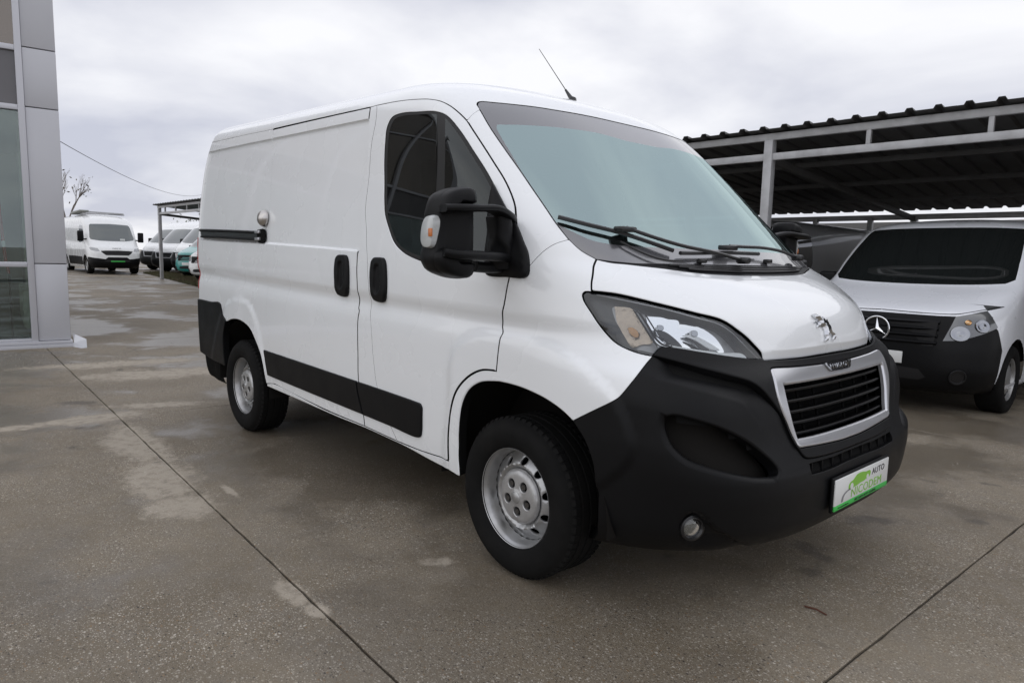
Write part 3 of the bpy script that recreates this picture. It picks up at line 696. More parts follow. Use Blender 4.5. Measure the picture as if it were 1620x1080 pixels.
# ------------------------------------------------------------------ overhead wire, trees, grass
def build_far():
    d1 = px_ray(84, 217.5); d2 = px_ray(332, 303); a_ = CP+d1*11.2; b_ = CP+d2*40
    pts = []
    for t in np.linspace(0, 1, 30): q = a_*(1-t)+b_*t; q = q-[0, 0, .55*4*t*(1-t)]; pts.append(q)
    wr = tube('overhead_cable', pts, .006, mat('cable_grey', (.10, .10, .105), .6)); tag(wr, 'thin dark cable strung across the sky from the showroom', 'cable')
    pl = tube('utility_pole', [(b_[0], b_[1], float(GZ(b_[0], b_[1]))-.1), (b_[0], b_[1], b_[2]+.15)], [.13, .09], mat('pole_wood', (.10, .085, .07), .9), n=12)
    tag(pl, 'wooden utility pole behind the parked vans carrying the cable', 'pole')
    hazy_bark = mat('hazy_bark', (.17, .145, .125), .9); leaf = mat('dry_leaves', (.11, .085, .045), .8, var=(3, (.07, .06, .04), .4, .6)); green = mat('green_leaves', (.09, .11, .035), .7, var=(4, (.05, .065, .02), .4, .6))  # trunk tone lightened, distance haze is put into its colour
    def tree(base, H, seed, label, leaves, lm, spread=.5, depth=5, lsz=.10):
        rd = random.Random(seed); T = empty('bare_tree' if leaves < 900 else 'leafy_tree', base); tag(T, label, 'tree')
        segs = []; tips = []
        def grow(p, d, L, r, k):
            n = 4; pts = [p]
            for i in range(n):
                d = (d+Vector((rd.uniform(-1, 1), rd.uniform(-1, 1), rd.uniform(-.3, .6)))*.10).normalized(); pts.append(pts[-1]+d*(L/n))
            segs.append(tube_vf([tuple(q) for q in pts], [r*(1-.35*i/n) for i in range(n+1)], 5))
            if k == 0: tips.append(pts[-1]); return
            for j in range(rd.choice((2, 3, 3))):
                a = rd.uniform(0, 6.28); nd = (d+Vector((math.cos(a), math.sin(a), rd.uniform(.0, .6)))*spread).normalized(); q = pts[rd.choice((2, 3, 4))]
                grow(q, nd, L*rd.uniform(.58, .8), r*.58, k-1)
            tips.append(pts[-1])
        grow(Vector((0, 0, -.1)), Vector((0, 0, 1)), H*.36, H*.014, depth)
        V, F_ = merge(segs); mesh('trunk', V, F_, hazy_bark, T, auto=60)
        if leaves:
            V = []; F_ = []
            for i in range(leaves):
                c = Vector(rd.choice(tips))+Vector((rd.gauss(0, .28), rd.gauss(0, .28), rd.gauss(0, .28))); a = Vector((rd.gauss(0, 1), rd.gauss(0, 1), rd.gauss(0, 1))).normalized(); b2 = a.orthogonal().normalized(); s = lsz*rd.uniform(.6, 1.3)
                o = len(V); V += [tuple(c-a*s), tuple(c+b2*s*.5), tuple(c+a*s), tuple(c-b2*s*.5)]; F_.append((o, o+1, o+2, o+3))
            mesh('crown', V, F_, lm, T)['kind'] = 'stuff'
    t1 = on_ground(100, 418); p = CP+px_ray(101, 400)*46; tree((p[0], p[1], float(GZ(p[0], p[1]))), 6.6, 5, 'bare thin tree rising behind the showroom corner', 50, leaf, .30)
    p = CP+px_ray(88, 400)*50; tree((p[0], p[1], float(GZ(p[0], p[1]))), 8.2, 11, 'tree with sparse brown leaves at the showroom edge', 700, leaf, .5)
    p = CP+px_ray(298, 400)*44; tree((p[0], p[1], float(GZ(p[0], p[1]))), 3.5, 8, 'green leafed small tree behind the carport end', 800, green, .6, 5, .10)
    # grass strip in front of the parked row
    V = []; F_ = []; rd = random.Random(3)
    c = [on_ground(*q) for q in ((226, 432), (313, 454), (313, 440), (262, 430))]
    for i in range(7000):
        s, t = rd.random(), rd.random(); q = (c[0]*(1-s)+c[1]*s)*(1-t)+(c[3]*(1-s)+c[2]*s)*t; h = rd.uniform(.03, .11); a = rd.uniform(0, 6.28); w = .012
        z = float(GZ(q[0], q[1])); o = len(V); V += [(q[0]-w*math.cos(a), q[1]-w*math.sin(a), z-.01), (q[0]+w*math.cos(a), q[1]+w*math.sin(a), z-.01), (q[0]+rd.uniform(-.03, .03), q[1]+rd.uniform(-.03, .03), z+h)]; F_.append((o, o+1, o+2))
    g = mesh('grass_verge', V, F_, mat('grass', (.075, .080, .03), .8, var=(2, (.11, .085, .05), .4, .62))); tag(g, 'strip of short grass along the row of parked vans', 'grass', kind='stuff')
    Vq = [tuple(q+[0, 0, .006]) for q in c]; s_ = mesh('verge_soil', Vq, [(0, 1, 2, 3)], mat('soil', (.07, .06, .04), .95)); struct(s_)
    # little litter on the concrete
    q0, q1 = px_on(1273, 958, 2, .004), px_on(1308, 972, 2, .004); mid = (q0+q1)/2+[0, .004, .004]
    tw = tube('twig', [q0, q0*.6+q1*.4+[0, .003, .003], mid, q1], [.0032, .004, .0035, .0028], mat('twig_brown', (.10, .035, .02), .6)); tag(tw, 'reddish brown twig lying on the concrete before the van', 'twig')
    # loose grit on the slabs near the showroom and joints
    V = []; F_ = []
    for i in range(900):
        if i < 500: x, y = -8.2+rd.uniform(-.3, 1.3), -1.3+rd.gauss(0, .5)
        else: x, y = rd.uniform(-6, 2.6), rd.uniform(-3.2, 3)
        s = rd.uniform(.003, .009)*(1.3 if i < 500 else .8); z = float(GZ(x, y)); o = len(V); a = rd.uniform(0, 6)
        V += [(x+s*math.cos(a+k*1.57)*rd.uniform(.7, 1.2), y+s*math.sin(a+k*1.57)*rd.uniform(.7, 1.2), z-.001) for k in range(4)]+[(x, y, z+s*.8)]; F_ += [(o+k, o+(k+1) % 4, o+4) for k in range(4)]
    gr = mesh('grit', V, F_, mat('grit_stone', (.16, .145, .12), .85, var=(40, (.30, .28, .25), .4, .6))); tag(gr, 'loose grit scattered over the concrete', 'grit', kind='stuff')
build_far()
# ------------------------------------------------------------------ the white van (van frame = world frame, X forward, origin under the front axle)
def build_main_van():
    LV = [
     [.275,.78, .235,.93,-.20,3.0,.000],[.297,.87,.265,.97,-.18,3.2,.000],[.335,.93,.33,.995,-.15,3.6,.000],[.40,.962,.40,1.006,-.12,4.0,.000],
     [.50,.965,.50,1.014,-.10,4.3,.004],[.57,.955,.58,1.018,-.10,4.6,.008],[.63,.925,.66,1.020,-.10,5.0,.010],[.68,.900,.72,1.021,-.10,5.2,.012],
     [.80,.872,.83,1.021,-.10,5.2,.015],[.90,.845,.92,1.020,-.10,4.5,.018],[.965,.818,.98,1.016,-.10,3.35,.020],[1.02,.800,1.045,1.002,-.12,3.05,.022],
     [1.11,.762,1.11,1.018,-.15,2.95,.024],[1.18,.680,1.19,1.017,-.18,3.05,.025],[1.235,.57,1.27,1.014,-.20,3.1,.027],[1.275,.455,1.335,1.010,-.24,3.2,.028],
     [1.315,.400,1.40,1.004,-.28,3.2,.030],[1.46,.255,1.51,.994,-.38,3.2,.032],[1.667,.045,1.68,.974,-.50,3.1,.035],[1.85,-.148,1.85,.950,-.65,3.0,.037],
     [1.97,-.280,1.95,.930,-.75,3.0,.038],[2.042,-.370,2.02,.910,-.85,2.9,.039],[2.082,-.44,2.070,.885,-.95,2.8,.042],[2.118,-.54,2.110,.845,-1.05,2.7,.044],
     [2.155,-.67,2.147,.775,-1.15,2.6,.045],[2.195,-.90,2.182,.63,-1.30,2.5,.045],[2.228,-1.2,2.210,.40,-1.50,2.4,.045],[2.246,-1.6,2.240,.15,-1.75,2.2,.045],
     [2.250,-1.8,2.250,.004,-1.85,2.0,.045]]
    P, a, b = level_table(LV, -3.99)
    S0 = Surf(P, a, b); N = S0.N; uv = px_of(P.reshape(-1, 3)); vis = (np.repeat((a < 5.2)[None], len(b), 0)).ravel()
    disp = np.zeros(len(uv))
    def sd(poly):
        poly = np.array(poly, float); lo = poly.min(0)-60; hi = poly.max(0)+60
        m = vis & (uv > lo).all(1) & (uv < hi).all(1); i = np.where(m)[0]; d = pdist(uv[i], poly); d[~inpoly(uv[i], poly)] *= -1
        return i, d
    def feat(poly, amt, soft, bias=0.0):
        i, d = sd(crom(poly, 6, True) if len(poly) > 6 else poly); disp[i] += amt*sst(-soft+bias*soft, soft+bias*soft, d)
    # recessed upper side panel between roof rail and belt ledge
    # flare round the rear wheel arch, bulge round the front one
    feat([(352, 500), (362, 478), (379, 472), (395, 482), (406, 508), (413.5, 545), (420, 600), (380, 640), (340, 600)], .010, 3.5)
    feat([(712, 620), (713, 575), (722, 548), (741, 532), (765, 526), (793, 528), (850, 538), (900, 561), (945, 597), (976, 632), (1000, 720), (905, 790), (800, 800), (712, 760)], .014, 8)
    # centre surround of the bumper stands proud of the side bumper
    sur = [(1033, 564), (1073, 574), (1104, 582.6), (1155, 596), (1185, 605), (1201, 615), (1214, 629), (1232, 654), (1246, 682), (1260, 709), (1272, 723.5), (1284, 724.5), (1322, 714.6), (1369, 696), (1440, 660),
           (1440, 520), (1310, 552), (1212, 569), (1164, 564), (1104, 556), (1063, 549), (1047, 548), (1038, 556)]
    # air scoop, fog lamp pocket, lower slot
    low = np.array([(1042, 655), (1038, 664), (1041.7, 685), (1055.5, 713), (1079.7, 735), (1114, 749), (1159, 759.5), (1211, 768), (1246, 766)], float)
    upp = np.array([(1246, 766), (1256, 752), (1232, 727), (1194, 696), (1142, 668), (1093, 655), (1060, 650), (1042, 655)], float)
    low_in = [(1052, 660), (1050, 672), (1054, 690), (1067, 711), (1088, 728), (1120, 739), (1162, 748.5), (1205, 754), (1232, 752)]
    upp_in = [(1232, 752), (1234, 744), (1222, 728), (1192, 704), (1145, 679), (1098, 664), (1066, 657), (1052, 660)]
    fg = [(1074, 838), (1080, 818), (1095, 808), (1110, 812), (1135, 836), (1182, 866), (1130, 869), (1092, 864)]
    i, d = sd(crom(fg, 4, True)); disp[i] -= .032*sst(-1, 12, d)
    # bonnet: raised centre, rolled front lip
    feat([(985, 421), (1050, 440), (1120, 456), (1152, 474), (1172, 500), (1192, 528), (1222, 556), (1300, 548), (1390, 520), (1420, 420), (1200, 400)], .010, 22)
    feat([(940, 565), (1400, 520), (1400, 400), (900, 380), (900, 470)], 0, 1)
    P2 = P+N*disp.reshape(P.shape[:2])[..., None]
    S = Surf(P2, a, b); S.mk(); S.uv = px_of(P2.reshape(-1, 3)).reshape(*P2.shape[:2], 2); S.snap = True
    G = .0032; Bv = .0013
    rec_top = np.array([(322, 243.2), (384, 229.6), (450, 216), (520, 201.5), (600, 185.2)]); rec_bot = np.array([(612, 403), (566.5, 396.5), (500, 390.5), (419, 384.3), (312, 378)])
    rec_poly = np.vstack([rec_top, rec_bot])
    def recess(ab, P_):
        u_ = px_of(P_); d = pdist(u_, rec_top, False); d2 = pdist(u_, rec_bot, False); i_ = inpoly(u_, rec_poly); d[~i_] *= -1; d2[~i_] *= -1
        r_ = sst(-4.8, -3.6, ab[:, 0]*-1)
        return (-.013*sst(-1.6, 1.2, d)*sst(-2.4, 2.4, d2))*np.where(ab[:, 0] > 5.2, np.clip(1-(ab[:, 0]-5.2)/.12, 0, 1), 1)
    def shift_line(L_, dy):
        L_ = np.array(L_, float); xs_ = np.linspace(L_[:, 0].min()+6, min(L_[:, 0].max(), 584), 90); o_ = np.argsort(L_[:, 0]); return [q for q in (S.px(x_, np.interp(x_, L_[o_, 0], L_[o_, 1])+dy) for x_ in xs_) if q is not None]
    rec_lines = [shift_line(rec_top, -1.6), shift_line(rec_top, -.2), shift_line(rec_top, 1.2), shift_line(rec_bot, -2.4), shift_line(rec_bot, 0), shift_line(rec_bot, 2.4)]
    def X(pts): return [h for h in (S.px(*p) for p in pts) if h is not None]
    def half_to_c(pts):          # px points ending on the centre line
        S.snap = False; r = X(pts); S.snap = True; r = [q for q in r if q[0] > .012]; return r+[np.array([0.0, r[-1][1]])]
    van = empty('panel_van')
    tag(van, 'white panel van with black bumper, standing alone in the open yard', 'van')
    w, k = M['white'], M['black']
    # --- seams (photo pixels)
    ws_top = [(754.8, 166), (755.6, 162.6), (760, 160.6), (784.4, 162.3), (814, 165.2), (851, 169.6), (880.7, 174.4), (906.7, 178.8), (943.7, 186), (970, 192), (990, 197.5)]
    ws_side = [(754.8, 166), (759, 173.5), (770, 192.5), (800, 237.5), (830, 280), (862.5, 327.5), (885, 360), (900, 378.5), (917.8, 395), (943.7, 410)]
    ws_bot = [(943.7, 410), (977, 414), (1006.7, 416.3), (1047, 417), (1110, 418.4), (1150, 419), (1190, 419)]
    hood_rear = [(943.7, 410), (965, 414.6), (1006.7, 419.2), (1047.4, 424), (1110, 432.4), (1166, 435.6), (1190, 436)]
    hood_side = [(943.7, 410), (938.6, 424.8), (936, 445), (935.6, 461.4)]
    hl_top = [(935.6, 461.4), (958, 463.2), (981.5, 466.5), (1042.6, 480.7), (1103.7, 496), (1140.4, 505.6), (1164.8, 521), (1185.2, 537.8), (1201.5, 555), (1211.7, 570)]
    hl_rear = [(935.6, 461.4), (926, 461), (921.6, 465), (922.6, 474), (936.7, 497), (957, 525.6), (973.3, 541.5), (1001.9, 555.6), (1032.4, 563.2)]
    hl_bot = [(1032.4, 563.2), (1038.5, 556), (1046.7, 549.5), (1063, 550), (1103.7, 556.6), (1164.8, 565.6), (1211.7, 570)]
    hood_front = [(1211.7, 570), (1238, 568.9), (1273.8, 565.7), (1300, 561.6), (1318, 557.6)]
    bump_edge = [(1032.4, 563.2), (1010, 590.7), (977.4, 629.4), (969, 634.5), (936, 650.5), (905.2, 665.6)]
    arch_front = [(785.6, 603), (806, 607.5), (827.8, 614.5), (863, 631.5), (889, 650), (905.2, 665.6)]
    arch_bump = [(905.2, 665.6), (922.8, 693.7), (936, 729), (943, 771), (945, 815), (944, 845)]
    pil_seam = [(899, 379), (880, 385), (863.7, 394.5), (839, 419)]
    pil_low = [(839, 419), (822, 430), (805.6, 438.7)]
    door_up = [(805.6, 438.7), (812.5, 395), (816.8, 352.5), (815, 327.5), (810, 310), (800, 287.5), (782.5, 258.8), (762.5, 227.5), (738.8, 191)]
    door_top = [(738.8, 191), (725, 177.5), (712.5, 167.8), (698, 160.6), (680.7, 157.3), (659.6, 157.3), (631.5, 160), (596, 166.8)]
    door_low = [(784.9, 587.4), (787.3, 561.5), (791.4, 534), (795.3, 527), (794.8, 517.4), (797.7, 479.6), (805.6, 438.7)]
    door_arch = [(784.9, 587.4), (761, 586.4), (739.8, 597), (722, 618), (713.4, 644.4), (709.5, 676), (708.6, 700.7), (709.2, 729)]
    door_bot = [(709.2, 729), (668, 713.5), (628, 697.5)]
    door_rear = [(596, 166.8), (588, 225.6), (580, 310), (578.5, 349), (580.5, 401), (583, 454), (586.5, 490), (587, 520), (590.7, 570), (596.7, 613), (610, 655), (628, 697.5)]
    sl_front = [(585.5, 169.8), (583.4, 188), (582.6, 200), (578, 271), (571, 359), (568.2, 392.8), (565.4, 402), (565, 454), (567.3, 487), (568.2, 491.5), (566.2, 503), (566, 560), (567.5, 610), (575, 656.7), (577, 674)]
    sl_bot = [(577, 674), (516.7, 648.5), (433, 606.5)]
    sl_rear = [(432, 204.5), (425.5, 300), (422, 380), (422, 470), (425, 545), (433, 606.5)]
    gut_r = [(432, 204.5), (384.5, 214.3), (334, 225)]
    up_seam = [(738.8, 191), (743, 186), (748.6, 180.4), (759, 173.5)]
    bs_bot = [(577, 674), (628, 697.5)]
    rb_top = [(317.5, 473.6), (333, 477.2), (349.3, 481), (351.7, 491.7), (358.3, 508.3)]
    rarch = [(358.3, 508.3), (366.7, 504.6), (380, 507), (395, 520), (403, 536.7), (411.7, 560), (416.7, 584), (421, 606)]
    sill_b = [(423, 611.5), (470, 632), (533, 659.8), (583, 680), (633, 703), (700, 739), (709, 743.5)]
    AR = 5.62
    bg_ = X([(334, 225)])[0][1]
    # --- roof
    c_top = half_to_c(ws_top); g_end = X(gut_r)
    panel('roof', S, [(c_top[::-1], G, Bv), (X([(754.8, 166), (759, 173.5)]), G, 0), (X(up_seam[::-1]), .0006, .0004), (X(door_top), G*1.3, Bv), (X([(596, 166.8), (585.5, 169.8)]), G, Bv),
          (X([(585.5, 169.8), (510, 186.5), (432, 204.5)]), .007, Bv), (X(gut_r), .0012, .001), ([g_end[-1], np.array([6.33, g_end[-1][1]])], .001, .001),
          ([np.array([6.33, g_end[-1][1]]), np.array([6.33, b[-1]-.002])], 0, 0), ([np.array([6.33, b[-1]-.002]), np.array([0, b[-1]-.002])], 0, 0), ([np.array([0, b[-1]-.002]), c_top[-1]], 0, 0)],
          w, van, grid=.035, step=.015)
    # --- windscreen: black printed border, coated clear glass inside
    ct = half_to_c(ws_top); cb = half_to_c(ws_bot)
    fr_in = [(990, 222.5), (947.4, 210.5), (906.7, 204), (851, 198.6), (800, 197), (786, 197.6), (785.5, 202), (795.6, 221), (832.6, 284), (866, 335), (884, 354.5), (906, 366), (935, 379), (965, 385.5), (1010, 389.5), (1055, 391.5), (1150, 394.5), (1185, 395.5)]
    fi = X(fr_in); fi = [np.array([0.0, fi[0][1]])]+fi+[np.array([0.0, fi[-1][1]])]
    fi[0][0] = fi[-1][0] = -.03
    reg = np.vstack([crom(fi[1:-1], .012), [fi[-1]], [fi[0]]])
    panel('windscreen', S, [(ct[::-1], .003, .001), (X(ws_side), .003, .001), (cb, .003, .001), ([cb[-1], ct[-1]], 0, 0)], [M['frit'], M['ws']], van, grid=.03, lift=-.002, regions=[(reg, 1)], depth=.006)
    # windscreen rubber channel
    # --- scuttle panel with louvres
    hr = half_to_c(hood_rear)
    cow = panel('scuttle_panel', S, [(cb, .001, .001), ([cb[-1], hr[-1]], 0, 0), (hr[::-1], .002, .002)], k, van, grid=.012, step=.008, lift=-.004)[0]
    for q in range(3):
        f = .28+.2*q; V = []
        pts = [px for px in zip(np.linspace(1058, 1188, 18), np.interp(np.linspace(1058, 1188, 18), [p[0] for p in hood_rear], [p[1] for p in hood_rear])*(f)+np.interp(np.linspace(1058, 1188, 18), [p[0] for p in ws_bot], [p[1] for p in ws_bot])*(1-f))]
        A_ = np.array(half_to_c(pts[q*2:])); pp, nn = S.ev(A_); pp = pp+nn*.002
        pp = np.vstack([pp, (pp*[1, -1, 1])[::-1][1:]])
        tube('louvre', pp, .0045, M['blackg'], cow, 6)
    # --- bonnet
    hf = half_to_c(hood_front); lip_px = crom(np.array(hood_front+[(1345, 549.6), (1376, 538)], float), 6)
    def lip(ab, P_): return -.016*np.clip(1-pdist(px_of(P_), lip_px, False)/15, 0, 1)
    lip_lines = [half_to_c(list(lip_px[2:-8]-[0, o_])) for o_ in (12, 14.5, 17)]
    panel('bonnet', S, [(hr[::-1], .002, .003), (X(hood_side), G, Bv), (X(hl_top), .007, .004), (hf, .005, .005), ([hf[-1], hr[-1]], 0, 0)], w, van, grid=.018, depth=.025, liftfn=lip, lines=lip_lines)
    # --- wings, pillars
    panel('front_wing', S, [(X(door_low), G, Bv), (X(pil_low[::-1]), .001, .001), (X(pil_seam[::-1]), .0008, .0006), (X(ws_side[7:]), .002, .002), (X(hood_side), G, Bv), (X(hl_rear), .002, .002), (X(bump_edge), .0012, .0012),
          (X(arch_front[::-1]), .001, .006), (X([(785.6, 603), (784.9, 587.4)]), .0008, .0006)], w, van, both='pair', grid=.02, step=.010, depth=.03)
    panel('windscreen_pillar', S, [(X(ws_side[1:8]), .002, .003), (X(pil_seam), .0008, .0006), (X(pil_low), .001, .001), (X(door_up), G*1.3, Bv), (X(up_seam), .0006, .0004)], w, van, both='pair', grid=.025)
    # --- cab doors with window
    win = [(606.9, 310), (606.9, 262), (608.6, 222), (611, 202), (619, 185.5), (634, 178.6), (660, 176.4), (691, 176.3), (706, 182), (726.5, 204.4), (751, 241.4), (772.2, 274.8), (788, 305), (804, 336), (813, 356), (816, 372), (812, 402), (798, 424), (770, 429.5), (735, 427), (700, 421), (662, 412), (636, 398.5), (620, 378), (610.8, 350)]
    winA = X(win); winR = crom(winA, .012, True)
    dsegs = [(X(door_rear), .0018, .001), (X(door_bot[::-1]), G, Bv), (X(door_arch[::-1]), .007, Bv), (X(door_low), G, Bv), (X(door_up), G*1.3, Bv), (X(door_top), G*1.3, Bv)]
    doors = panel('cab_door', S, dsegs, w, van, both='pair', grid=.022, holes=[[(winA+[winA[0]], 0.0, .004)]], depth=.03)
    inner, _ = offset(S, winR, .026*np.ones(len(winR)))
    barp = np.array(X([(690, 178), (703.5, 181), (703, 240), (702, 300), (701, 420), (688, 417), (689, 300)]))
    front_q = None
    Vw = panel_vf(S, [(winA+[winA[0]], .0015, .004)], regions=[(inner, 1), (barp, 0)], grid=.03, lift=-.004, depth=.02)
    for sgn, d in ((1, doors[0]), (-1, doors[1])):
        V = Vw[0]*[1, sgn, 1]; Fq = Vw[2] if sgn == 1 else [f[::-1] for f in Vw[2]]
        mesh('door_window', V, Fq, [M['seal'], M['dglass']], d, nrm=Vw[1]*[1, sgn, 1], mi=[max(q, 0) for q in Vw[3]])
    # --- B pillar, sliding door side, rear quarters
    panel('door_pillar', S, [(X(sl_front), .0048, Bv), (X(bs_bot), G, Bv), (X(door_rear[::-1]), .0012, .001), (X([(596, 166.8), (585.5, 169.8)]), G, Bv)], w, van, both='pair', grid=.022)
    sld = panel('sliding_door', S, [(X(sl_front), .0048, Bv), (X(sl_bot), G, Bv), (X(sl_rear[::-1]), .0004, .0002), (X([(432, 204.5), (510, 186.5), (585.5, 169.8)]), .008, Bv)], w, van, both='pair', grid=.022, liftfn=recess, lines=rec_lines)
    rq_b = X(rb_top[:1])[0]; ge = g_end[-1]
    panel('rear_quarter', S, [(X(sl_rear), .0004, .0002), (X([(433, 606.5), (421, 606)]), .001, .001), (X(rarch[::-1]), .001, .006), (X(rb_top[::-1]), .0015, .002), ([rq_b, np.array([AR, rq_b[1]])], .0015, .002),
          ([np.array([AR, rq_b[1]]), np.array([AR, ge[1]])], .002, .002), ([np.array([AR, ge[1]]), ge], .001, .001), (X(gut_r[::-1]), .0012, .001)], w, van, both='pair', grid=.024, liftfn=recess, lines=rec_lines)
    # rear doors (behind)
    panel('rear_door', S, [([np.array([AR, rq_b[1]]), np.array([AR, ge[1]])], .003, .003), ([np.array([AR, ge[1]]), np.array([6.32, ge[1]])], .003, .003), ([np.array([6.32, ge[1]]), np.array([6.32, rq_b[1]])], .003, .003), ([np.array([6.32, rq_b[1]]), np.array([AR, rq_b[1]])], .003, .003)], w, van, both='pair', grid=.05, step=.03)
    tl = [np.array([5.30, S.side(-3.7, 1.0)[1]]), np.array([5.30, S.side(-3.7, 1.42)[1]]), np.array([AR-.02, S.side(-3.7, 1.42)[1]]), np.array([AR-.02, S.side(-3.7, 1.0)[1]])]
    panel('tail_light', S, [([tl[i], tl[(i+1) % 4]], .002, .004) for i in range(4)], M['red'], van, both='pair', grid=.03, lift=.006)
    # --- sill, arch return
    sill_t = [(421.5, 607), (433, 607.5), (516.7, 650), (577, 675), (628, 698.5), (668, 714.5), (709.2, 730)]
    panel('sill', S, [(X(sill_t), .0015, .002), (X([(709.2, 730), (709, 743.5)]), .0003, 0.0002), (X(sill_b[::-1]), 0, .006), (X([(423, 611.5), (421.5, 607)]), .001, .001)], w, van, both='pair', grid=.02, depth=.05, lift=-.003)
    astrip = [(725, 753.5), (723, 718), (724, 672.6), (729.3, 637.4), (739.8, 616.3), (757.4, 604.5), (785.6, 603)]
    panel('wheel_arch_edge', S, [(X(door_arch), .0015, .002), (X([(709.2, 729), (709, 743.5)]), .0003, .0002), (X([(709, 743.5), (725, 753.5)]), 0, .004), (X(astrip), 0, .006), (X([(785.6, 603), (784.9, 587.4)]), .0006, .0005)], w, van, both='pair', grid=.015, step=.01, depth=.05, lift=-.003)
    # --- black side mouldings
    m1 = [(418.5, 553), (490, 577), (565.2, 602.4)]; m1b = [(576, 655.6), (500, 624.6), (425, 593.4)]
    panel('side_moulding', S, [(X(m1), .001, .006), (X([(565.2, 602.4), (567.5, 620), (575.6, 655.6)]), .0008, .002), (X(m1b), .001, .006), (X([(425, 593.4), (418.5, 553)]), .001, .006)], k, van, both='pair', grid=.03, lift=.012, depth=.03)
    m2 = [(567, 603), (620, 621), (658, 634.5), (666.5, 638.5), (669, 645)]; m2b = [(669, 645), (668.4, 682), (666.5, 690.5), (661, 691.5), (620, 674), (578, 656.5)]
    panel('side_moulding', S, [(X(m2), .001, .006), (X(m2b), .001, .006), (X([(578, 656.5), (569.6, 620), (567, 603)]), .0008, .002)], k, van, both='pair', grid=.03, lift=.012, depth=.03)
    # --- front bumper: one moulding with grille and slot openings
    gt = [(1216.6, 587), (1217.8, 584.4), (1224, 583.2), (1255.9, 581.1), (1298.9, 576.1), (1322, 571.5)]
    gl = [(1216.6, 587), (1219.5, 597), (1227.2, 631.2), (1243, 675), (1254, 699), (1258.6, 706.5)]
    gb = [(1258.6, 706.5), (1262, 708.6), (1274.5, 707.2), (1310, 700.5), (1332, 695)]
    cgt, cgb = half_to_c(gt), half_to_c(gb)
    ab_ = X(arch_bump); bot_b = .004
    sl = np.array(sur[:11], float); tn = np.gradient(sl, axis=0); tn /= np.linalg.norm(tn, axis=1, keepdims=True); nm_ = np.stack([-tn[:, 1], tn[:, 0]], 1)
    blines = [X(crom(sl+nm_*o_, 4)) for o_ in (-2.0, 0, 2.0)]+[X(crom(low+np.array(o_), 4)) for o_ in ((0, 0), (1.5, -2.5), (3, -5), (4.5, -7.5), (6.5, -11))]
    st_ = half_to_c([(1281, 733), (1300, 727.5), (1320, 721.5), (1340, 713)]); sbm = half_to_c([(1285, 750.8), (1304, 745.5), (1322, 738.6), (1342, 729)]); sle = X([(1281, 733), (1283, 742), (1285, 750.8)])
    seam_px = crom(np.array(sur[:10], float), 5); edge_px = crom(np.array(bump_edge, float), 5)
    def shoulder(ab, P_):
        u_ = px_of(P_); d_ = pdist(u_, seam_px, False); e_ = pdist(u_, edge_px, False)
        return -.034*np.clip(1-d_/34, 0, 1)*sst(0, 45, e_)*sst(1236, 1180, u_[:, 0])*(ab[:, 0] > .1)
    def cr_line(o_):
        q_ = np.array(sur[:8], float); t_ = np.gradient(q_, axis=0); t_ /= np.linalg.norm(t_, axis=1, keepdims=True); return X(crom(q_+np.stack([-t_[:, 1], t_[:, 0]], 1)*o_, 6)[3:])
    lowA, uppA = X(low_in), X(upp_in)
    slx = [(1032.4, 563.2)]+[tuple(q) for q in sur[1:11]]+[(1284, 724.5)]; stepc = half_to_c([(1284, 724.5), (1303, 720.5), (1322, 714.6), (1340, 708)]); SLX = X(slx)
    panel('grille_surround', S, [(hf[::-1], .003, .004), (X(hl_bot[::-1]), .002, .003), (SLX, .0006, .005), (stepc, .0006, .005), ([stepc[-1], cgb[-1]], 0, 0), (cgb[::-1], .003, .003), (X(gl[::-1]), .003, .003), (cgt, .003, .003), ([cgt[-1], hf[-1]], 0, 0)], k, van, grid=.013, step=.009, depth=.03, lift=.010)
    panel('front_bumper', S, [(stepc[::-1], .0008, .003), (SLX[::-1], .0008, .003), (X(bump_edge), .0012, .0012), (ab_, .001, .005), ([ab_[-1], np.array([ab_[-1][0]+.01, bot_b])], .001, .004), ([np.array([ab_[-1][0]+.01, bot_b]), np.array([0, bot_b])], .001, .004),
          ([np.array([0, bot_b]), sbm[-1]], 0, 0), (sbm[::-1], 0, .003), (sle[::-1], 0, .003), (st_, 0, .003), ([st_[-1], stepc[-1]], 0, 0)], k, van, grid=.013, step=.009, depth=.05, liftfn=shoulder, lines=[cr_line(o_) for o_ in (31, 34, 37)],
          holes=[[(lowA, 0, .024), (uppA, 0, .008)]])
    pk = panel('intake_pocket', S, [(lowA, -.03, 0.001), (uppA, -.03, 0.001)], M['under'], van, both='pair', grid=.03, lift=-.085, depth=-.06)
    # grille surround, back panel and bars
    it = [(1236.4, 609.6), (1270, 604.6), (1306, 598), (1325, 593.6)]; il = [(1236.4, 609.6), (1241, 630), (1247.7, 657), (1258.4, 694)]; ib = [(1258.4, 694), (1275, 691), (1305, 683.4), (1332, 675)]
    cit, cib = half_to_c(it), half_to_c(ib)
    def gl_lift(ab, P_): return .006+0*ab[:, 0]
    grl = panel('grille_frame', S, [(cgt, .001, .007), ([cgt[-1], cit[-1]], 0, 0), (cit[::-1], 0, .010), (X(il), 0, .010), (cib, 0, .010), ([cib[-1], cgb[-1]], 0, 0), (cgb[::-1], .001, .007), (X(gl[::-1]), .001, .007)], M['satin'], van, grid=.016, step=.008, lift=.014, depth=.022)[0]
    gsegs = [(cit[::-1], -.004, 0.001), (X(il), -.004, .001), (cib, -.004, .001), ([cib[-1], cit[-1]], 0, 0)]
    panel('grille_backing', S, gsegs, M['gap'], grl, grid=.04, lift=-.085, depth=.001)
    ct_, cb_ = np.array(crom(cit, .02)), np.array(crom(cib, .02))
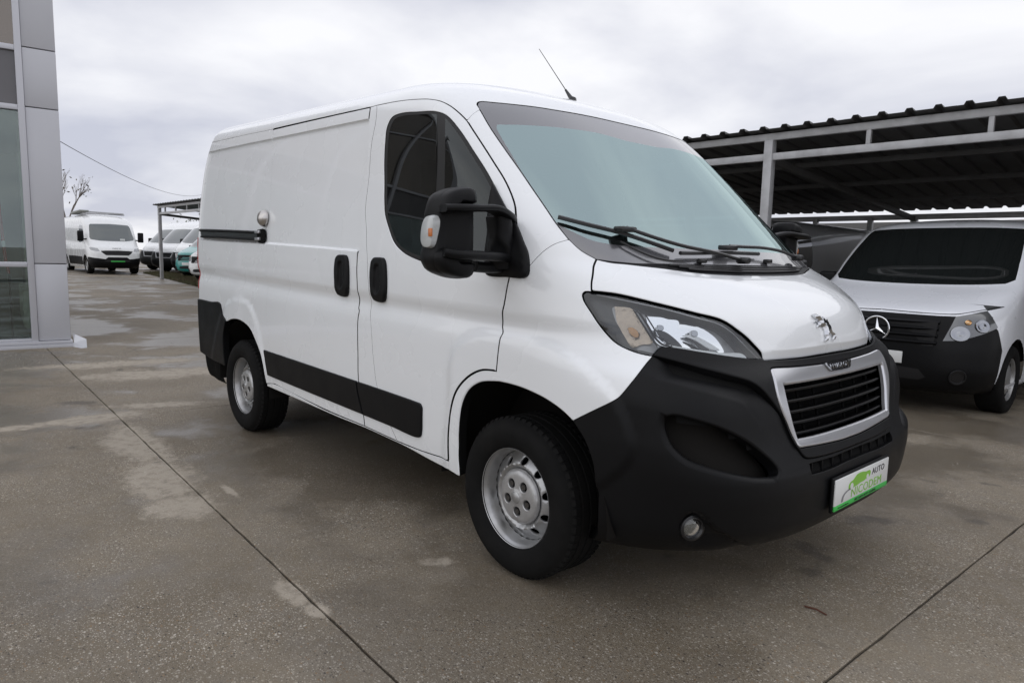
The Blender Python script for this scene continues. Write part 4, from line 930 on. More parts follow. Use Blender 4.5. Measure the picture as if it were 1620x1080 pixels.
    def gpt(u, t):      # u 0..1 from outer edge to centre, t 0 top .. 1 bottom
        def at(c, u):
            L = np.concatenate([[0], np.cumsum(np.linalg.norm(np.diff(c, axis=0), axis=1))]); return np.array([np.interp(u*L[-1], L, c[:, j]) for j in (0, 1)])
        return at(ct_, u)*(1-t)+at(cb_, u)*t
    for t in (.10, .30, .50, .70, .90):
        A_ = np.array([gpt(u, t) for u in np.linspace(-.0, 1, 22)]); A_[-1, 0] = 0; p, n = S.ev(A_)
        rings = []
        allp = np.vstack([p, (p*[1, -1, 1])[::-1][1:]]); alln = np.vstack([n, (n*[1, -1, 1])[::-1][1:]])
        for q, nn in zip(allp, alln):
            zup = np.array([0, 0, 1.]); o_ = q-nn*.016
            rings.append([o_+nn*.004, o_-zup*.007+nn*.001, o_-nn*.05-zup*.002, o_-nn*.05+zup*.004, o_+zup*.004+nn*.001])
        loft('grille_bar', rings, M['black'], grl, auto=30)
    for u in (.12, .42, .72):
        for sy in (1, -1):
            A_ = np.array([gpt(u, t) for t in np.linspace(.0, 1, 10)]); p, n = S.ev(A_); p = (p-n*.05)*[1, sy, 1]
            tube('grille_strut', p, .006, M['gap'], grl, 5)
    # maker's badge on the frame
    bpt = S.ev(np.array([[0.0, X([(1322, 578)])[0][1]]])); bp_, bn_ = bpt[0][0], bpt[1][0]
    up = np.array([0, 0, 1.])-bn_*bn_[2]; up /= np.linalg.norm(up); R4 = Matrix(((0, up[0], bn_[0], bp_[0]+bn_[0]*.022), (1, up[1], bn_[1], 0), (0, up[2], bn_[2], bp_[2]+bn_[2]*.022), (0, 0, 0, 1)))
    bdg = [(-.082, .020), (-.058, -.018), (.058, -.018), (.082, .020)]
    bb = crom([(-.150, .020), (-.135, .0), (-.115, -.018), (-.06, -.022), (.06, -.022), (.115, -.018), (.135, .0), (.150, .020), (.06, .024), (-.06, .024)], .008, True)
    rr = [[np.array(R4 @ Vector((x, y, z))) for x, y in bb*sc*np.array([.80, .82])] for z, sc in ((-.02, 1.0), (-.002, 1.0), (0, .96))]
    badge = loft('badge', rr, M['chromed'], grl, auto=40)
    text_mesh('badge_lettering', 'PEUGEOT', .034, M['chrome'], badge, R4 @ Matrix.Translation((0, .0, .0006)) @ Matrix.Diagonal((1.05, .82, 1, 1)), extrude=.0015, spacing=1.15, bold=.0006)
    # lion emblem on the bonnet
    Q = 9.82
    lion = [(52, 60), (85, 62), (120, 75), (175, 110), (190, 98), (212, 112), (255, 168), (246, 178), (280, 238), (300, 262), (303, 300), (345, 345), (378, 392), (392, 455), (345, 466), (345, 430), (352, 410), (318, 375), (292, 352), (282, 385), (272, 425), (285, 472), (232, 484), (230, 455), (243, 428), (225, 385), (212, 320), (192, 270), (150, 262), (102, 272), (95, 240), (120, 222), (105, 205), (62, 190), (80, 182), (115, 196), (132, 178), (110, 150), (72, 124), (60, 95)]
    h0 = S.px(1305, 522); ep, en = S.ev(np.array([h0])); ep, en = ep[0], en[0]
    ex = np.cross([0, 0, 1.], en); ex /= np.linalg.norm(ex); ey = np.cross(en, ex)
    lq = np.array([[(px_plane(1280+x/Q, 490+y/Q, ep+en*.008, en)-ep)@ex, (px_plane(1280+x/Q, 490+y/Q, ep+en*.008, en)-ep)@ey] for x, y in lion])
    lq[:, 0] -= (ep@ex+0*lq[:, 0]) if False else 0
    gq = np.stack(np.meshgrid(np.arange(lq[:, 0].min(), lq[:, 0].max(), .006), np.arange(lq[:, 1].min(), lq[:, 1].max(), .006)), -1).reshape(-1, 2); gq = gq[inpoly(gq, lq)]; gq = gq[pdist(gq, lq) > .003]
    ov, of, cc_, mp_l = cdt([lq], gq, lambda c: inpoly(c, lq))
    lc = lq.mean(0); dd_ = pdist(ov, lq)
    shift = np.array([0, -ep[1], 0])
    top = [ep+shift+ex*q[0]+ey*q[1]+en*(.005+1.1*min(d_, .012)) for q, d_ in zip(ov, dd_)]; nb_ = len(top); bot = [ep+shift+ex*q[0]+ey*q[1]-en*.004 for q in ov]
    fr_ = mp_l[0]; Fq = [tuple(f) for f in of]+[(fr_[i], fr_[(i+1) % len(fr_)], nb_+fr_[(i+1) % len(fr_)], nb_+fr_[i]) for i in range(len(fr_))]
    bmx = bmesh.new(); vv_ = [bmx.verts.new(tuple(p_)) for p_ in top+bot]
    for f in Fq:
        try: bmx.faces.new([vv_[i] for i in f])
        except ValueError: pass
    bmesh.ops.recalc_face_normals(bmx, faces=bmx.faces); em_ = bm_obj('emblem', bmx, mat('emblem_chrome', (.62, .63, .65), .14, metal=1), van, auto=0)
    # lower slot: dark backing and ribs
    panel('slot_backing', S, [(st_, -.01, 0), ([st_[-1], sbm[-1]], 0, 0), (sbm[::-1], -.01, 0), (sle[::-1], -.01, 0)], M['gap'], van, grid=.03, lift=-.05, depth=.001)
    for t in np.linspace(.10, .98, 5):
        qa = crom(st_, .01); qb = crom(sbm, .01); m_ = (qa[int(t*(len(qa)-1))]+qb[int(t*(len(qb)-1))])/2
        p, n = S.ev(np.array([m_])); p, n = p[0], n[0]
        for sy in ((1, -1) if t < .95 else (1,)): box('slot_rib', (p[0]-.030, p[1]*sy, p[2]), (.03, .007, .062), M['black'], van, .002)
    # fog lamps
    fgh = S.px(1092, 832); p, n = S.ev(np.array([fgh])); p, n = p[0], n[0]; d = np.array([.86, -.42, .0]); d /= np.linalg.norm(d)
    for sy in (1, -1):
        dd = d*[1, sy, 1]; pp = (p+d*.022)*[1, sy, 1]; e1 = np.cross(dd, [0, 0, 1.]); e1 /= np.linalg.norm(e1); e2 = np.cross(e1, dd)
        rg = []
        for r, z in ((.044, -.03), (.046, -.004), (.038, .0), (.032, -.008)): rg.append([pp+dd*z+r*(math.cos(t)*e1+math.sin(t)*e2) for t in np.linspace(0, 2*math.pi, 25)[:-1]])
        fl = loft('fog_lamp', rg, M['blackg'], van, cap=False)
        rg = []
        for r, z in ((.033, -.010), (.027, -.006), (.015, -.003), (.002, -.002)): rg.append([pp+dd*z+r*(math.cos(t)*e1+math.sin(t)*e2) for t in np.linspace(0, 2*math.pi, 25)[:-1]])
        loft('fog_lens', rg, M['clear'], fl)
        rg = []
        for r, z in ((.032, -.012), (.022, -.024), (.008, -.03)): rg.append([pp+dd*z+r*(math.cos(t)*e1+math.sin(t)*e2) for t in np.linspace(0, 2*math.pi, 25)[:-1]])
        loft('reflector', rg, M['chromed'], fl)
    # --- headlights
    hsegs = [(X(hl_top), .008, .003), (X(hl_bot[::-1]), .004, .003), (X(hl_rear[::-1]), .003, .003)]
    lens = panel('headlight', S, hsegs, M['clear'], van, both='pair', grid=.02, step=.012, lift=-.002, depth=.004)
    def hl_child(name, segs, m, **kw):
        V, N_, Fq, mi = panel_vf(S, segs, **kw)
        for sgn, L in ((1, lens[0]), (-1, lens[1])):
            mesh(name, V*[1, sgn, 1], Fq if sgn == 1 else [f[::-1] for f in Fq], m, L, nrm=N_*[1, sgn, 1], mi=[max(q, 0) for q in mi])
    Zc = lambda pts: [(900+x/4.909, 440+y/4.909) for x, y in pts]
    hb = [mat('headlight_bezel', (.022, .023, .028), .35, spec=.5), mat('headlight_bezel_silver', (.26, .265, .28), .32, metal=.5)]
    hz_ = crom(np.array(X(Zc([(330, 185), (520, 212), (800, 262), (1000, 312), (1160, 355), (1290, 450), (1380, 545), (1420, 610), (1200, 592), (820, 538), (700, 535), (560, 515), (480, 505), (400, 430), (345, 320)]))), .012, True)
    hl_child('bezel', [(X(hl_top), .004, .001), (X(hl_bot[::-1]), .003, .001), (X(hl_rear[::-1]), .003, .001)], hb, grid=.02, step=.012, lift=-.060, depth=-.056, regions=[(hz_, 1)])
    def closed(pts, ins=0.0, bev=.002): 
        q = X(Zc(pts)); return [(q+[q[0]], ins, bev)]
    def dish(c, R, dep):
        c = np.array(S.px(*Zc([c])[0])); 
        return lambda ab, P_: -dep*(1-np.clip(np.linalg.norm((ab-c)/R, axis=1), 0, 1)**2)
    r1 = [(612, 268), (738, 272), (790, 285), (870, 300), (885, 330), (872, 400), (930, 515), (780, 500), (700, 475), (650, 400)]
    r2 = [(905, 318), (1000, 326), (1060, 345), (1130, 390), (1200, 460), (1242, 540), (1120, 532), (940, 515), (885, 400), (880, 360)]
    hl_child('reflector', closed(r1), M['chrome'], grid=.008, step=.008, lift=-.036, depth=.004, liftfn=dish((745, 400), np.array([.12, .10]), .020))
    hl_child('reflector', closed(r2), M['chrome'], grid=.008, step=.008, lift=-.036, depth=.004, liftfn=dish((1010, 430), np.array([.12, .10]), .020))
    hl_child('reflector_blade', closed([(640, 395), (760, 400), (905, 512), (850, 510), (730, 440)]), M['blackg'], grid=.01, step=.008, lift=-.034, depth=.004)
    hl_child('reflector_blade', closed([(905, 430), (1000, 425), (1215, 535), (1140, 530), (1010, 465)]), M['white_led'], grid=.01, step=.008, lift=-.033, depth=.004)
    hl_child('reflector_blade', closed([(900, 445), (1005, 468), (1130, 532), (1060, 528), (1010, 490)]), M['blackg'], grid=.01, step=.008, lift=-.034, depth=.004)
    for cx, cy in ((722, 372), (1003, 415)): hl_child('bulb', closed([(cx-26, cy-24), (cx, cy-28), (cx+24, cy-18), (cx+26, cy+14), (cx, cy+24), (cx-24, cy+14)]), M['chromed'], grid=.008, step=.005, lift=-.028, depth=.02)
    hl_child('light_guide', closed([(812, 508), (1000, 535), (1200, 560), (1380, 572), (1412, 604), (1200, 586), (1000, 562), (828, 540)]), M['white_led'], grid=.01, step=.008, lift=-.020, depth=.01)
    hl_child('indicator', closed([(345, 205), (480, 218), (520, 260), (600, 390), (650, 478), (560, 490), (485, 500), (420, 440), (365, 340)]), mat('indicator_reflector', (.36, .30, .245), .22, metal=.8, bump=(60, .35, .01)), grid=.008, step=.008, lift=-.036, depth=.004, liftfn=dish((470, 370), np.array([.10, .10]), .016))
    hl_child('indicator_bulb', closed([(450, 385), (480, 375), (520, 395), (540, 425), (535, 450), (500, 450), (465, 425)]), mat('amber_dark', (.62, .30, .08), .2, coat=.8), grid=.01, step=.006, lift=-.03, depth=.01)
    for pts, rr_ in (([(505, 232), (560, 320), (640, 455), (700, 520)], .0035), ([(540, 240), (600, 330), (670, 450), (730, 500), (800, 512)], .0045), ([(600, 268), (660, 370), (705, 455), (760, 495)], .003)):
        A_ = np.array(X(Zc(pts))); A_ = crom(A_, .01); p, n = S.ev(A_); p = p-n*.022
        for sgn, L in ((1, lens[0]), (-1, lens[1])): tube('chrome_trim', p*[1, sgn, 1], rr_, M['chrome'], L, 6)
    for pts in ([(210, 122), (400, 160), (700, 222), (1000, 300), (1170, 350), (1300, 440), (1400, 540), (1490, 630)],):
        A_ = crom(np.array(X(Zc(pts))), .01); p, n = S.ev(A_); p = p-n*.008
        for sgn, L in ((1, lens[0]), (-1, lens[1])): tube('chrome_trim', p*[1, sgn, 1], .0018, M['satin'], L, 5)
    # --- rear bumper corners
    rbt = X(rb_top); q0, q1 = rbt[0], X([(330, 560)])[0]
    bumr = X([(358.3, 508.3), (355, 530), (355.5, 555), (358, 579)]); bumb = X([(358, 579), (346.7, 573), (333, 566)])
    panel('rear_bumper', S, [(rbt, .0015, .003), (bumr, .001, .005), (bumb, .001, .006), ([bumb[-1], np.array([5.27, bumb[-1][1]+.02])], .001, .006), ([np.array([5.27, bumb[-1][1]+.02]), np.array([6.33, bumb[-1][1]+.02])], .001, .006), ([np.array([6.33, bumb[-1][1]+.02]), np.array([6.33, q0[1]])], 0, 0), ([np.array([6.33, q0[1]]), q0], .0015, .003)], k, van, grid=.025, lift=.012, depth=.05)
    # --- door handles
    def handle(ox, oy, sc, parent):
        H = [(145, 480), (150, 350), (165, 250), (190, 215), (250, 208), (305, 218), (326, 260), (340, 400), (343, 560), (338, 690), (325, 785), (305, 802), (250, 795), (200, 768), (170, 715), (150, 600)]
        c = np.array([242, 505.]); pts = [(ox+(x-c[0])/9*sc[0], oy+(y-c[1])/9*sc[1]) for x, y in H]
        q = X(pts); 
        rec = X([(ox+(x-c[0])/9*sc[0], oy+(y-c[1])/9*sc[1]) for x, y in [(205, 350), (225, 300), (262, 310), (275, 400), (275, 600), (255, 660), (215, 690), (196, 640), (198, 480)]]); rr_ = crom(rec, .004, True)
        def lf(ab, P_):
            d = pdist(ab, rr_); d[~inpoly(ab, rr_)] *= -1; return .017-.013*sst(-.003, .008, d)
        V, N_, Fq, mi = panel_vf(S, [(q+[q[0]], 0, .008)], grid=.006, step=.008, liftfn=lf, depth=.03)
        for sgn, par in ((1, parent[0]), (-1, parent[1])): mesh('door_handle', V*[1, sgn, 1], Fq if sgn == 1 else [f[::-1] for f in Fq], M['black'], par, auto=60)
    handle(542, 436, (1, 1), sld); handle(600, 442.5, (1.15, 1.07), doors)
    # --- sliding door rail and stop
    rl = X([(316.5, 362), (370, 363.6), (412, 365.6)]); rlb = X([(412, 381.5), (370, 378.5), (319, 376)])
    rail = panel('door_rail', S, [(rl, 0, .002), (X([(412, 365.6), (412, 381.5)]), 0, .002), (rlb, 0, .002), (X([(319, 376), (316.5, 362)]), 0, .002)], M['blackg'], van, both='pair', grid=.02, lift=.002, depth=.012)
    A_ = np.array(X([(317.5, 364.5), (370, 366), (411, 368.2)])); p1, n1 = S.ev(crom(A_, .05)); A_ = np.array(X([(320, 374.5), (370, 377), (411, 379.8)])); p2, n2 = S.ev(crom(A_, .05))
    for p, n in ((p1, n1), (p2, n2)):
        for sgn, r_ in ((1, rail[0]), (-1, rail[1])): tube('rail_lip', (p+n*.008)*[1, sgn, 1], .009, M['chromed'] if False else M['black'], r_, 6)
    stp = panel('rail_stop', S, [(X([(408, 363.5), (419, 364.2), (419, 382), (408, 381.6), (408, 363.5)]), 0, .002)], M['gap'], van, both='pair', grid=.02, lift=.005, depth=.01)
    for py in (367.2, 378):
        h = np.array([S.px(410.5, py)]); p, n = S.ev(h)
        for sgn, s_ in ((1, stp[0]), (-1, stp[1])): box('stop_bracket', (p[0][0], (p[0][1]-.012)*sgn, p[0][2]), (.07, .02, .02), M['satin'], s_, .003)
    # round lock cover on the sliding door
    h = np.array([S.px(418, 345.5)]); p, n = S.ev(h); p, n = p[0], n[0]; e1 = np.array([1., 0, 0])-n*n[0]; e1 /= np.linalg.norm(e1); e2 = np.cross(n, e1)
    rg = []
    for r, z in ((.056, -.004), (.056, .004), (.053, .014), (.046, .026), (.034, .036), (.018, .042), (.003, .044)): rg.append([p+n*z+r*(math.cos(t)*e1+math.sin(t)*e2) for t in np.linspace(0, 2*math.pi, 33)[:-1]])
    loft('lock_cover', rg, mat('brushed_steel', (.55, .53, .51), .3, metal=1), sld[0], auto=70)
    # --- aerial
    jb_ = np.linalg.norm(S.uv[:, 0]-np.array([906, 161.5]), axis=1).argmin(); p = S.P[jb_, 0].copy(); p[1] = 0
    tip = cen = px_on(853, 78, 1, 0.0)
    d = tip-p; L = np.linalg.norm(d); d /= L
    bs = lathe = None
    v1 = tube_vf([p-[0, 0, .01], p+[0, 0, .004], p+d*.02, p+d*.085], [.026, .022, .012, .006], 10); v2 = tube_vf([p+d*.07, tip], [.0028, .0019], 6)
    V, Fq = merge([v1, v2]); mesh('aerial', V, Fq, M['blackg'], van, auto=50)
    # --- wipers (front pair)
    Zw = lambda pts: [(860+x/3.682, 320+y/3.682) for x, y in pts]
    def glass_pts(pts, lift):
        r = []
        for u, v in Zw(pts):
            S.snap = False; hh = S.px(u, v); S.snap = True
            if hh is None:      # beyond the centre line: use the mirrored half
                o = CP*[1, -1, 1]; dd = px_ray(u, v)*[1, -1, 1]; hh = S.hit(o, dd); sg = -1
            else: sg = 1
            if hh is None: continue
            q, nn = S.ev(np.array([hh])); r.append((q[0]+nn[0]*lift)*[1, sg, 1])
        return np.array(r)
    for nm, blade, arm in (('wiper', [(82, 104), (250, 150), (430, 195), (600, 250), (742, 302)], [(455, 190), (560, 228), (680, 268), (790, 300), (960, 335), (1132, 366)]),
                           ('wiper', [(782, 316), (900, 315), (1050, 312), (1238, 318)], [(1050, 295), (1150, 299), (1245, 303), (1350, 322), (1450, 350)])):
        pb = glass_pts(blade, .018); pa = glass_pts(arm, .04)
        pa[-1] -= [0, 0, .01]
        wv, wf = tube_vf(crom(pb, .03), .0085, 6); ar = tube('wiper', crom(pa, .03), [.0075]*len(crom(pa, .03)), M['blackg'], van, 6)
        mesh('wiper_blade', wv, wf, M['blackg'], ar, auto=30)
        mp_ = glass_pts([arm[0]], .03)[0]
        box('blade_clip', mp_, (.05, .09, .022), M['blackg'], ar, .006)
        pv = pa[-1]; box('arm_pivot', pv, (.05, .05, .03), M['blackg'], ar, .010)
    wt = glass_pts([(440, 240), (520, 285), (640, 335), (720, 352), (800, 355)], .012); tube('washer_hose', crom(wt, .02), .004, M['blackg'], van, 6)
    for q in ((912, 355), (1296, 355)):
        g_ = glass_pts([q], .012)
        if len(g_): box('washer_jet', g_[0], (.03, .04, .018), M['blackg'], van, .005)
    # --- mirrors: housing on two arms above a triangular foot
    Zm = lambda pts: [(640+x/4.909, 260+y/4.909) for x, y in pts]
    foot = Zm([(695, 155), (760, 280), (862, 445), (925, 590), (965, 690), (975, 790), (965, 860), (930, 884), (815, 877), (650, 850), (640, 700), (660, 400), (675, 250)])
    fa = X(foot)
    fsegs = [(fa+[fa[0]], 0, .006)]
    fcc = np.mean([p for p in fa], 0)
    def flift(ab, P_): return .020+.02*sst(.0, .12, pdist(ab, crom(fa, .02, True)))
    fV, fN, fF, fm = panel_vf(S, fsegs, grid=.02, step=.012, liftfn=flift, depth=.045)
    hz = -1.185; 
    outline = Zm([(165, 360), (185, 300), (225, 230), (290, 195), (380, 175), (490, 175), (530, 195), (545, 240), (548, 330), (548, 500), (545, 650), (535, 760), (520, 820), (495, 870), (440, 890), (350, 885), (240, 860), (160, 820), (125, 770), (120, 700), (135, 660), (158, 520)])
    xm = -.035
    mshr = lambda u: 749-(749-u)*.70
    op = np.array([px_on(mshr(u), v, 0, xm+.02) for u, v in outline]); op = crom(op, .02, True); cc = op.mean(0)
    def mshell(name, pts3, prof, par):
        c_ = pts3.mean(0); rg_ = []
        for dx, sc in prof:
            r_ = c_+(pts3-c_)*sc; r_ = r_.copy(); r_[:, 0] = xm+dx+.05*(r_[:, 1]-cc[1]); rg_.append(list(r_))
        return loft(name, rg_, M['black'], par, auto=50)
    msh = mshell('mirror', op, ((-.085, .92), (-.078, .97), (-.05, 1.0), (-.01, 1.0), (.006, .985), (.014, .95), (.018, .90), (.020, .5), (.020, .05)), van)
    bulge = ((-.04, .99), (.014, .985), (.034, .94), (.048, .84), (.055, .66), (.058, .35), (.059, .04))
    capU = np.array([px_on(mshr(u), v, 0, xm+.02) for u, v in Zm([(160, 372), (180, 305), (225, 232), (290, 197), (380, 178), (490, 178), (528, 197), (542, 240), (545, 300), (420, 302), (320, 308), (280, 325), (260, 380)])])
    capL = np.array([px_on(mshr(u), v, 0, xm+.02) for u, v in Zm([(125, 690), (128, 765), (165, 818), (240, 857), (350, 882), (440, 886), (492, 866), (515, 818), (525, 770), (400, 758), (310, 742), (262, 700), (240, 660), (160, 660)])])
    # centre recess panel of the housing and arms
    def bar_between(name, pts, ry, rx, par, m=M['black']):
        pts = crom(np.array(pts), .02); rg = []
        for i, q in enumerate(pts):
            t = pts[min(i+1, len(pts)-1)]-pts[max(i-1, 0)]; t /= np.linalg.norm(t); z = np.array([0, 0, 1.]); z = z-t*(t@z); z /= np.linalg.norm(z); y = np.cross(z, t)
            rg.append([q+ry*math.copysign(abs(math.sin(a_))**.6, math.sin(a_))*z+rx*math.copysign(abs(math.cos(a_))**.6, math.cos(a_))*y for a_ in np.linspace(0, 2*math.pi, 17)[:-1]])
        return loft(name, rg, m, par, auto=50)
    def mpt(x, y, xx): u, v = Zm([(x, y)])[0]; return px_on(u, v, 0, xx)
    arm1 = [mpt(300, 340, xm+.052), mpt(420, 338, xm+.066), mpt(560, 340, xm+.062), mpt(690, 345, xm+.045), mpt(780, 400, xm+.01), mpt(800, 430, xm-.02)]
    arm2 = [mpt(300, 680, xm+.045), mpt(420, 700, xm+.066), mpt(560, 708, xm+.062), mpt(680, 715, xm+.04), mpt(790, 730, xm-.02)]
    objs = [msh, mshell('mirror_cap', crom(capU, .015, True), bulge, msh), mshell('mirror_cap', crom(capL, .015, True), bulge, msh), bar_between('mirror_arm', arm1, .014, .040, msh), bar_between('mirror_arm', arm2, .018, .036, msh)]
    post = [mpt(730, 400, xm-.02), mpt(740, 520, xm-.02), mpt(745, 640, xm-.02), mpt(740, 800, xm-.03)]
    objs.append(bar_between('mirror_hinge', post, .040, .05, msh))
    low = [mpt(520, 790, xm-.05), mpt(620, 800, xm-.05), mpt(760, 800, xm-.05)]
    objs.append(bar_between('mirror_arm', low, .022, .04, msh))
    # indicator on the outer face
    yo_ = op[:, 1].min()
    ic = Zm([(170, 402), (225, 402), (222, 560), (208, 640), (150, 645), (130, 605), (138, 470)]); ip = np.array([px_on(u, v, 1, yo_-.004) for u, v in ic]); ip = crom(ip, .012, True); c3 = ip.mean(0)
    rg = []
    for dy, sc in ((.035, 1), (.004, 1), (-.008, .93), (-.012, .78)):
        r = c3+(ip-c3)*sc; r[:, 1] = yo_+dy; rg.append(list(r[::-1]))
    objs.append(loft('mirror_indicator', rg, mat('indicator_lens', (.50, .52, .52), .10, coat=1, bump=(180, .6, .003)), msh, auto=40))
    u_, v_ = Zm([(200, 528)])[0]; pb = px_on(u_, v_, 1, yo_-.012); objs.append(box('indicator_bulb', pb, (.020, .008, .030), mat('amber_bulb_mirror', (.55, .16, .03), .3, coat=.5), msh, .003))
    # mirror glass on the back
    gl_r = cc+(op-cc)*.86; gl_r[:, 0] = xm-.083+.05*(gl_r[:, 1]-cc[1]); g2 = gl_r-[.006, 0, 0]
    objs.append(loft('mirror_glass', [list(g2), list(gl_r)], M['chrome'], msh))
    ft = mesh('mirror_foot', fV, fF, M['black'], msh, auto=50); objs.append(ft)
    m2 = mirror_obj(msh, van)
    for o in objs[1:]: mirror_obj(o, m2)
    # --- number plate
    pr = empty('number_plate', (.985, 0, .461)); pr.parent = van
    box('plate_base', (-.008, 0, 0), (.012, .536, .136), M['black'], pr, .004)
    box('plate_face', (0, 0, .009), (.006, .516, .102), M['plate'], pr, .0015)
    box('plate_strip', (.0005, 0, -.052), (.006, .516, .020), M['green'], pr, .0015)
    PM = Matrix(((0, 0, 1, .0036), (1, 0, 0, 0), (0, 1, 0, 0), (0, 0, 0, 1)))
    T = lambda x, y: PM @ Matrix.Translation((x, y, 0))
    sx = lambda k_: Matrix.Diagonal((k_, 1, 1, 1))
    text_mesh('plate_lettering', 'NICODEM', .049, M['lime'], pr, T(.038, -.019) @ sx(1.30), .0004, 1.08)
    text_mesh('plate_lettering', 'AUTO', .036, M['ink'], pr, T(.148, .030) @ sx(1.25), .0006, 1.06)
    text_mesh('plate_lettering', 'NICODEM AUTO LEASING', .0150, M['ink'], pr, T(.03, -.0525) @ sx(1.2), .0009, 1.0)
    text_mesh('plate_lettering', 'www.autonicodem.ro', .0090, M['ink'], pr, T(-.18, -.0525) @ sx(1.2), .0009)
    def flat(name, pts, m, x=.0032):
        pts = crom(pts, .006, True); v = [(x, p[0], p[1]) for p in pts]+[(x+.0008, p[0], p[1]) for p in pts]; n = len(pts)
        mesh(name, v, [tuple(range(n, 2*n))]+[(i, (i+1) % n, n+(i+1) % n, n+i) for i in range(n)], m, pr)
    flat('logo_car', [(-.138, .004), (-.140, .018), (-.128, .028), (-.10, .034), (-.07, .048), (-.02, .050), (.02, .044), (.06, .042), (.068, .032), (.06, .018), (.035, .016), (.01, .010), (-.03, .008), (-.06, .004), (-.09, .002), (-.11, .0)], M['lime'])
    flat('logo_wheel', [(-.112+.014*math.cos(t), .010+.014*math.sin(t)) for t in np.linspace(0, 6.28, 13)[:-1]], M['plate'], .0038)
    flat('logo_wheel', [(.038+.011*math.cos(t), .020+.011*math.sin(t)) for t in np.linspace(0, 6.28, 13)[:-1]], M['plate'], .0038)
    flat('logo_swoosh', [(-.200, -.036), (-.197, -.020), (-.180, -.006), (-.150, .002), (-.12, .006), (-.10, .012), (-.12, .001), (-.15, -.004), (-.172, -.012), (-.182, -.022), (-.186, -.034)], M['greyink'])
    # --- wheels
    def wheel(cx, y0, sgn):
        # built for the right side (outer face at -y), mirrored for the left
        cz = .335
        root = empty('wheel', (cx, 0, 0)); root.parent = van
        tprof = [(.206, 0), (.214, -.012), (.235, -.024), (.270, -.030), (.300, -.026), (.318, -.014), (.328, .004), (.3345, .016), (.3355, .040), (.3300, .042), (.3300, .050), (.3360, .052), (.3365, .085), (.3305, .087), (.3305, .095), (.3365, .097), (.3365, .130), (.3305, .132), (.3305, .140), (.3360, .142), (.3355, .172), (.328, .188), (.315, .205), (.29, .214), (.24, .212), (.206, .200)]
        V, Fq = lathe_vf([(r, y0+y) for r, y in tprof], 96, (0, 0, cz), flip=True)
        parts = [('tyre', V, Fq, M['rubber'], 30)]
        # tread blocks on both shoulders
        TB = []
        for kk in range(60):
            an = 2*math.pi*kk/60
            for ya, yb, r0, r1 in ((y0-.006, y0+.038, .318, .3385), (y0+.150, y0+.195, .318, .3385)):
                c_, s_ = math.cos, math.sin; da = .034; vs = []
                for yy, rr_ in ((ya, r0), (ya+.016, r1), (yb, r1), (yb, r0)):
                    for q in (an-da, an+da): vs.append(((rr_)*c_(q), yy, cz+rr_*s_(q)))
                TB.append((vs, [(0, 1, 3, 2), (2, 3, 5, 4), (4, 5, 7, 6), (0, 2, 4, 6), (1, 7, 5, 3)]))
        V, Fq = merge(TB); parts.append(('tread', V, Fq, M['rubber'], 30))
        bar = [(.196, .19), (.190, .10), (.188, .055), (.190, .035), (.196, .018), (.2005, .008), (.2075, .002), (.2095, -.004), (.2070, -.008), (.2045, -.006)]
        V, Fq = lathe_vf([(r, y0+y) for r, y in bar[::-1]], 64, (0, 0, cz), flip=True); parts.append(('rim', V, Fq, M['steel'], 50))
        # disc with ten vent holes
        def dz(r): return np.interp(r, [.09, .118, .126, .135, .165, .178, .186, .190], [.040, .040, .030, .024, .050, .060, .062, .062])
        pl = Plane2(lambda ab: np.stack([ab[:, 0], y0+dz(np.hypot(ab[:, 0], ab[:, 1])), cz+ab[:, 1]], 1))
        circ = lambda x, y, r, n=20: [np.array([x+r*math.cos(t), y+r*math.sin(t)]) for t in np.linspace(0, 2*math.pi, n+1)]
        holes = [[(circ(.154*math.cos(t), .154*math.sin(t), .0165), 0, .002)] for t in np.linspace(0, 2*math.pi, 11)[:-1]+.25]
        DV, DN, DF, _ = panel_vf(pl, [(circ(0, 0, .190, 60), 0, .001)], holes=holes, step=.006, grid=.010, depth=.008)
        parts.append(('disc', DV, DF, M['steel'], 50))
        # hub cap with five nut pockets
        def dc(r): return np.interp(r, [0, .028, .03, .05, .095, .104, .112, .117], [.003, .004, .009, .010, .012, .015, .019, .032])
        pc = Plane2(lambda ab: np.stack([ab[:, 0], y0+dc(np.hypot(ab[:, 0], ab[:, 1])), cz+ab[:, 1]], 1))
        nuts = [(.062*math.cos(t), .062*math.sin(t)) for t in np.linspace(0, 2*math.pi, 6)[:-1]+.95]
        CV, CN, CFc, _ = panel_vf(pc, [(circ(0, 0, .117, 48), 0, .001)], holes=[[(circ(x, y, .0205), 0, .003)] for x, y in nuts], step=.005, grid=.008, depth=.02)
        parts.append(('hub_cap', CV, CFc, M['cap'], 40))
        NV_ = []
        for x, y in nuts:
            for r, ya, yb in ((.022, .030, .036), (.0115, .012, .03)):
                ring_ = [(x+r*math.cos(t), y+r*math.sin(t)) for t in np.linspace(0, 2*math.pi, 13)[:-1]]
                vs = [(px_, y0+ya, cz+pz_) for px_, pz_ in ring_]+[(px_, y0+yb, cz+pz_) for px_, pz_ in ring_]
                NV_.append((vs, [tuple(range(12))]+[(i, i+12, (i+1) % 12+12, (i+1) % 12) for i in range(12)]))
        for t in np.linspace(0, 2*math.pi, 6)[:-1]+.95+.628:    # raised ribs on the cap
            c_, s_ = math.cos(t), math.sin(t); vs = []
            for r in (.082, .104):
                for h_ in (-.012, .012): vs += [(r*c_-h_*s_, y0+.006, cz+r*s_+h_*c_), (r*c_-h_*s_, y0+.016, cz+r*s_+h_*c_)]
        for q_ in range(5):
            V, Fq = merge(NV_[2*q_+1:2*q_+2]); parts.append(('wheel_nut', V, Fq, M['nut'], 30))
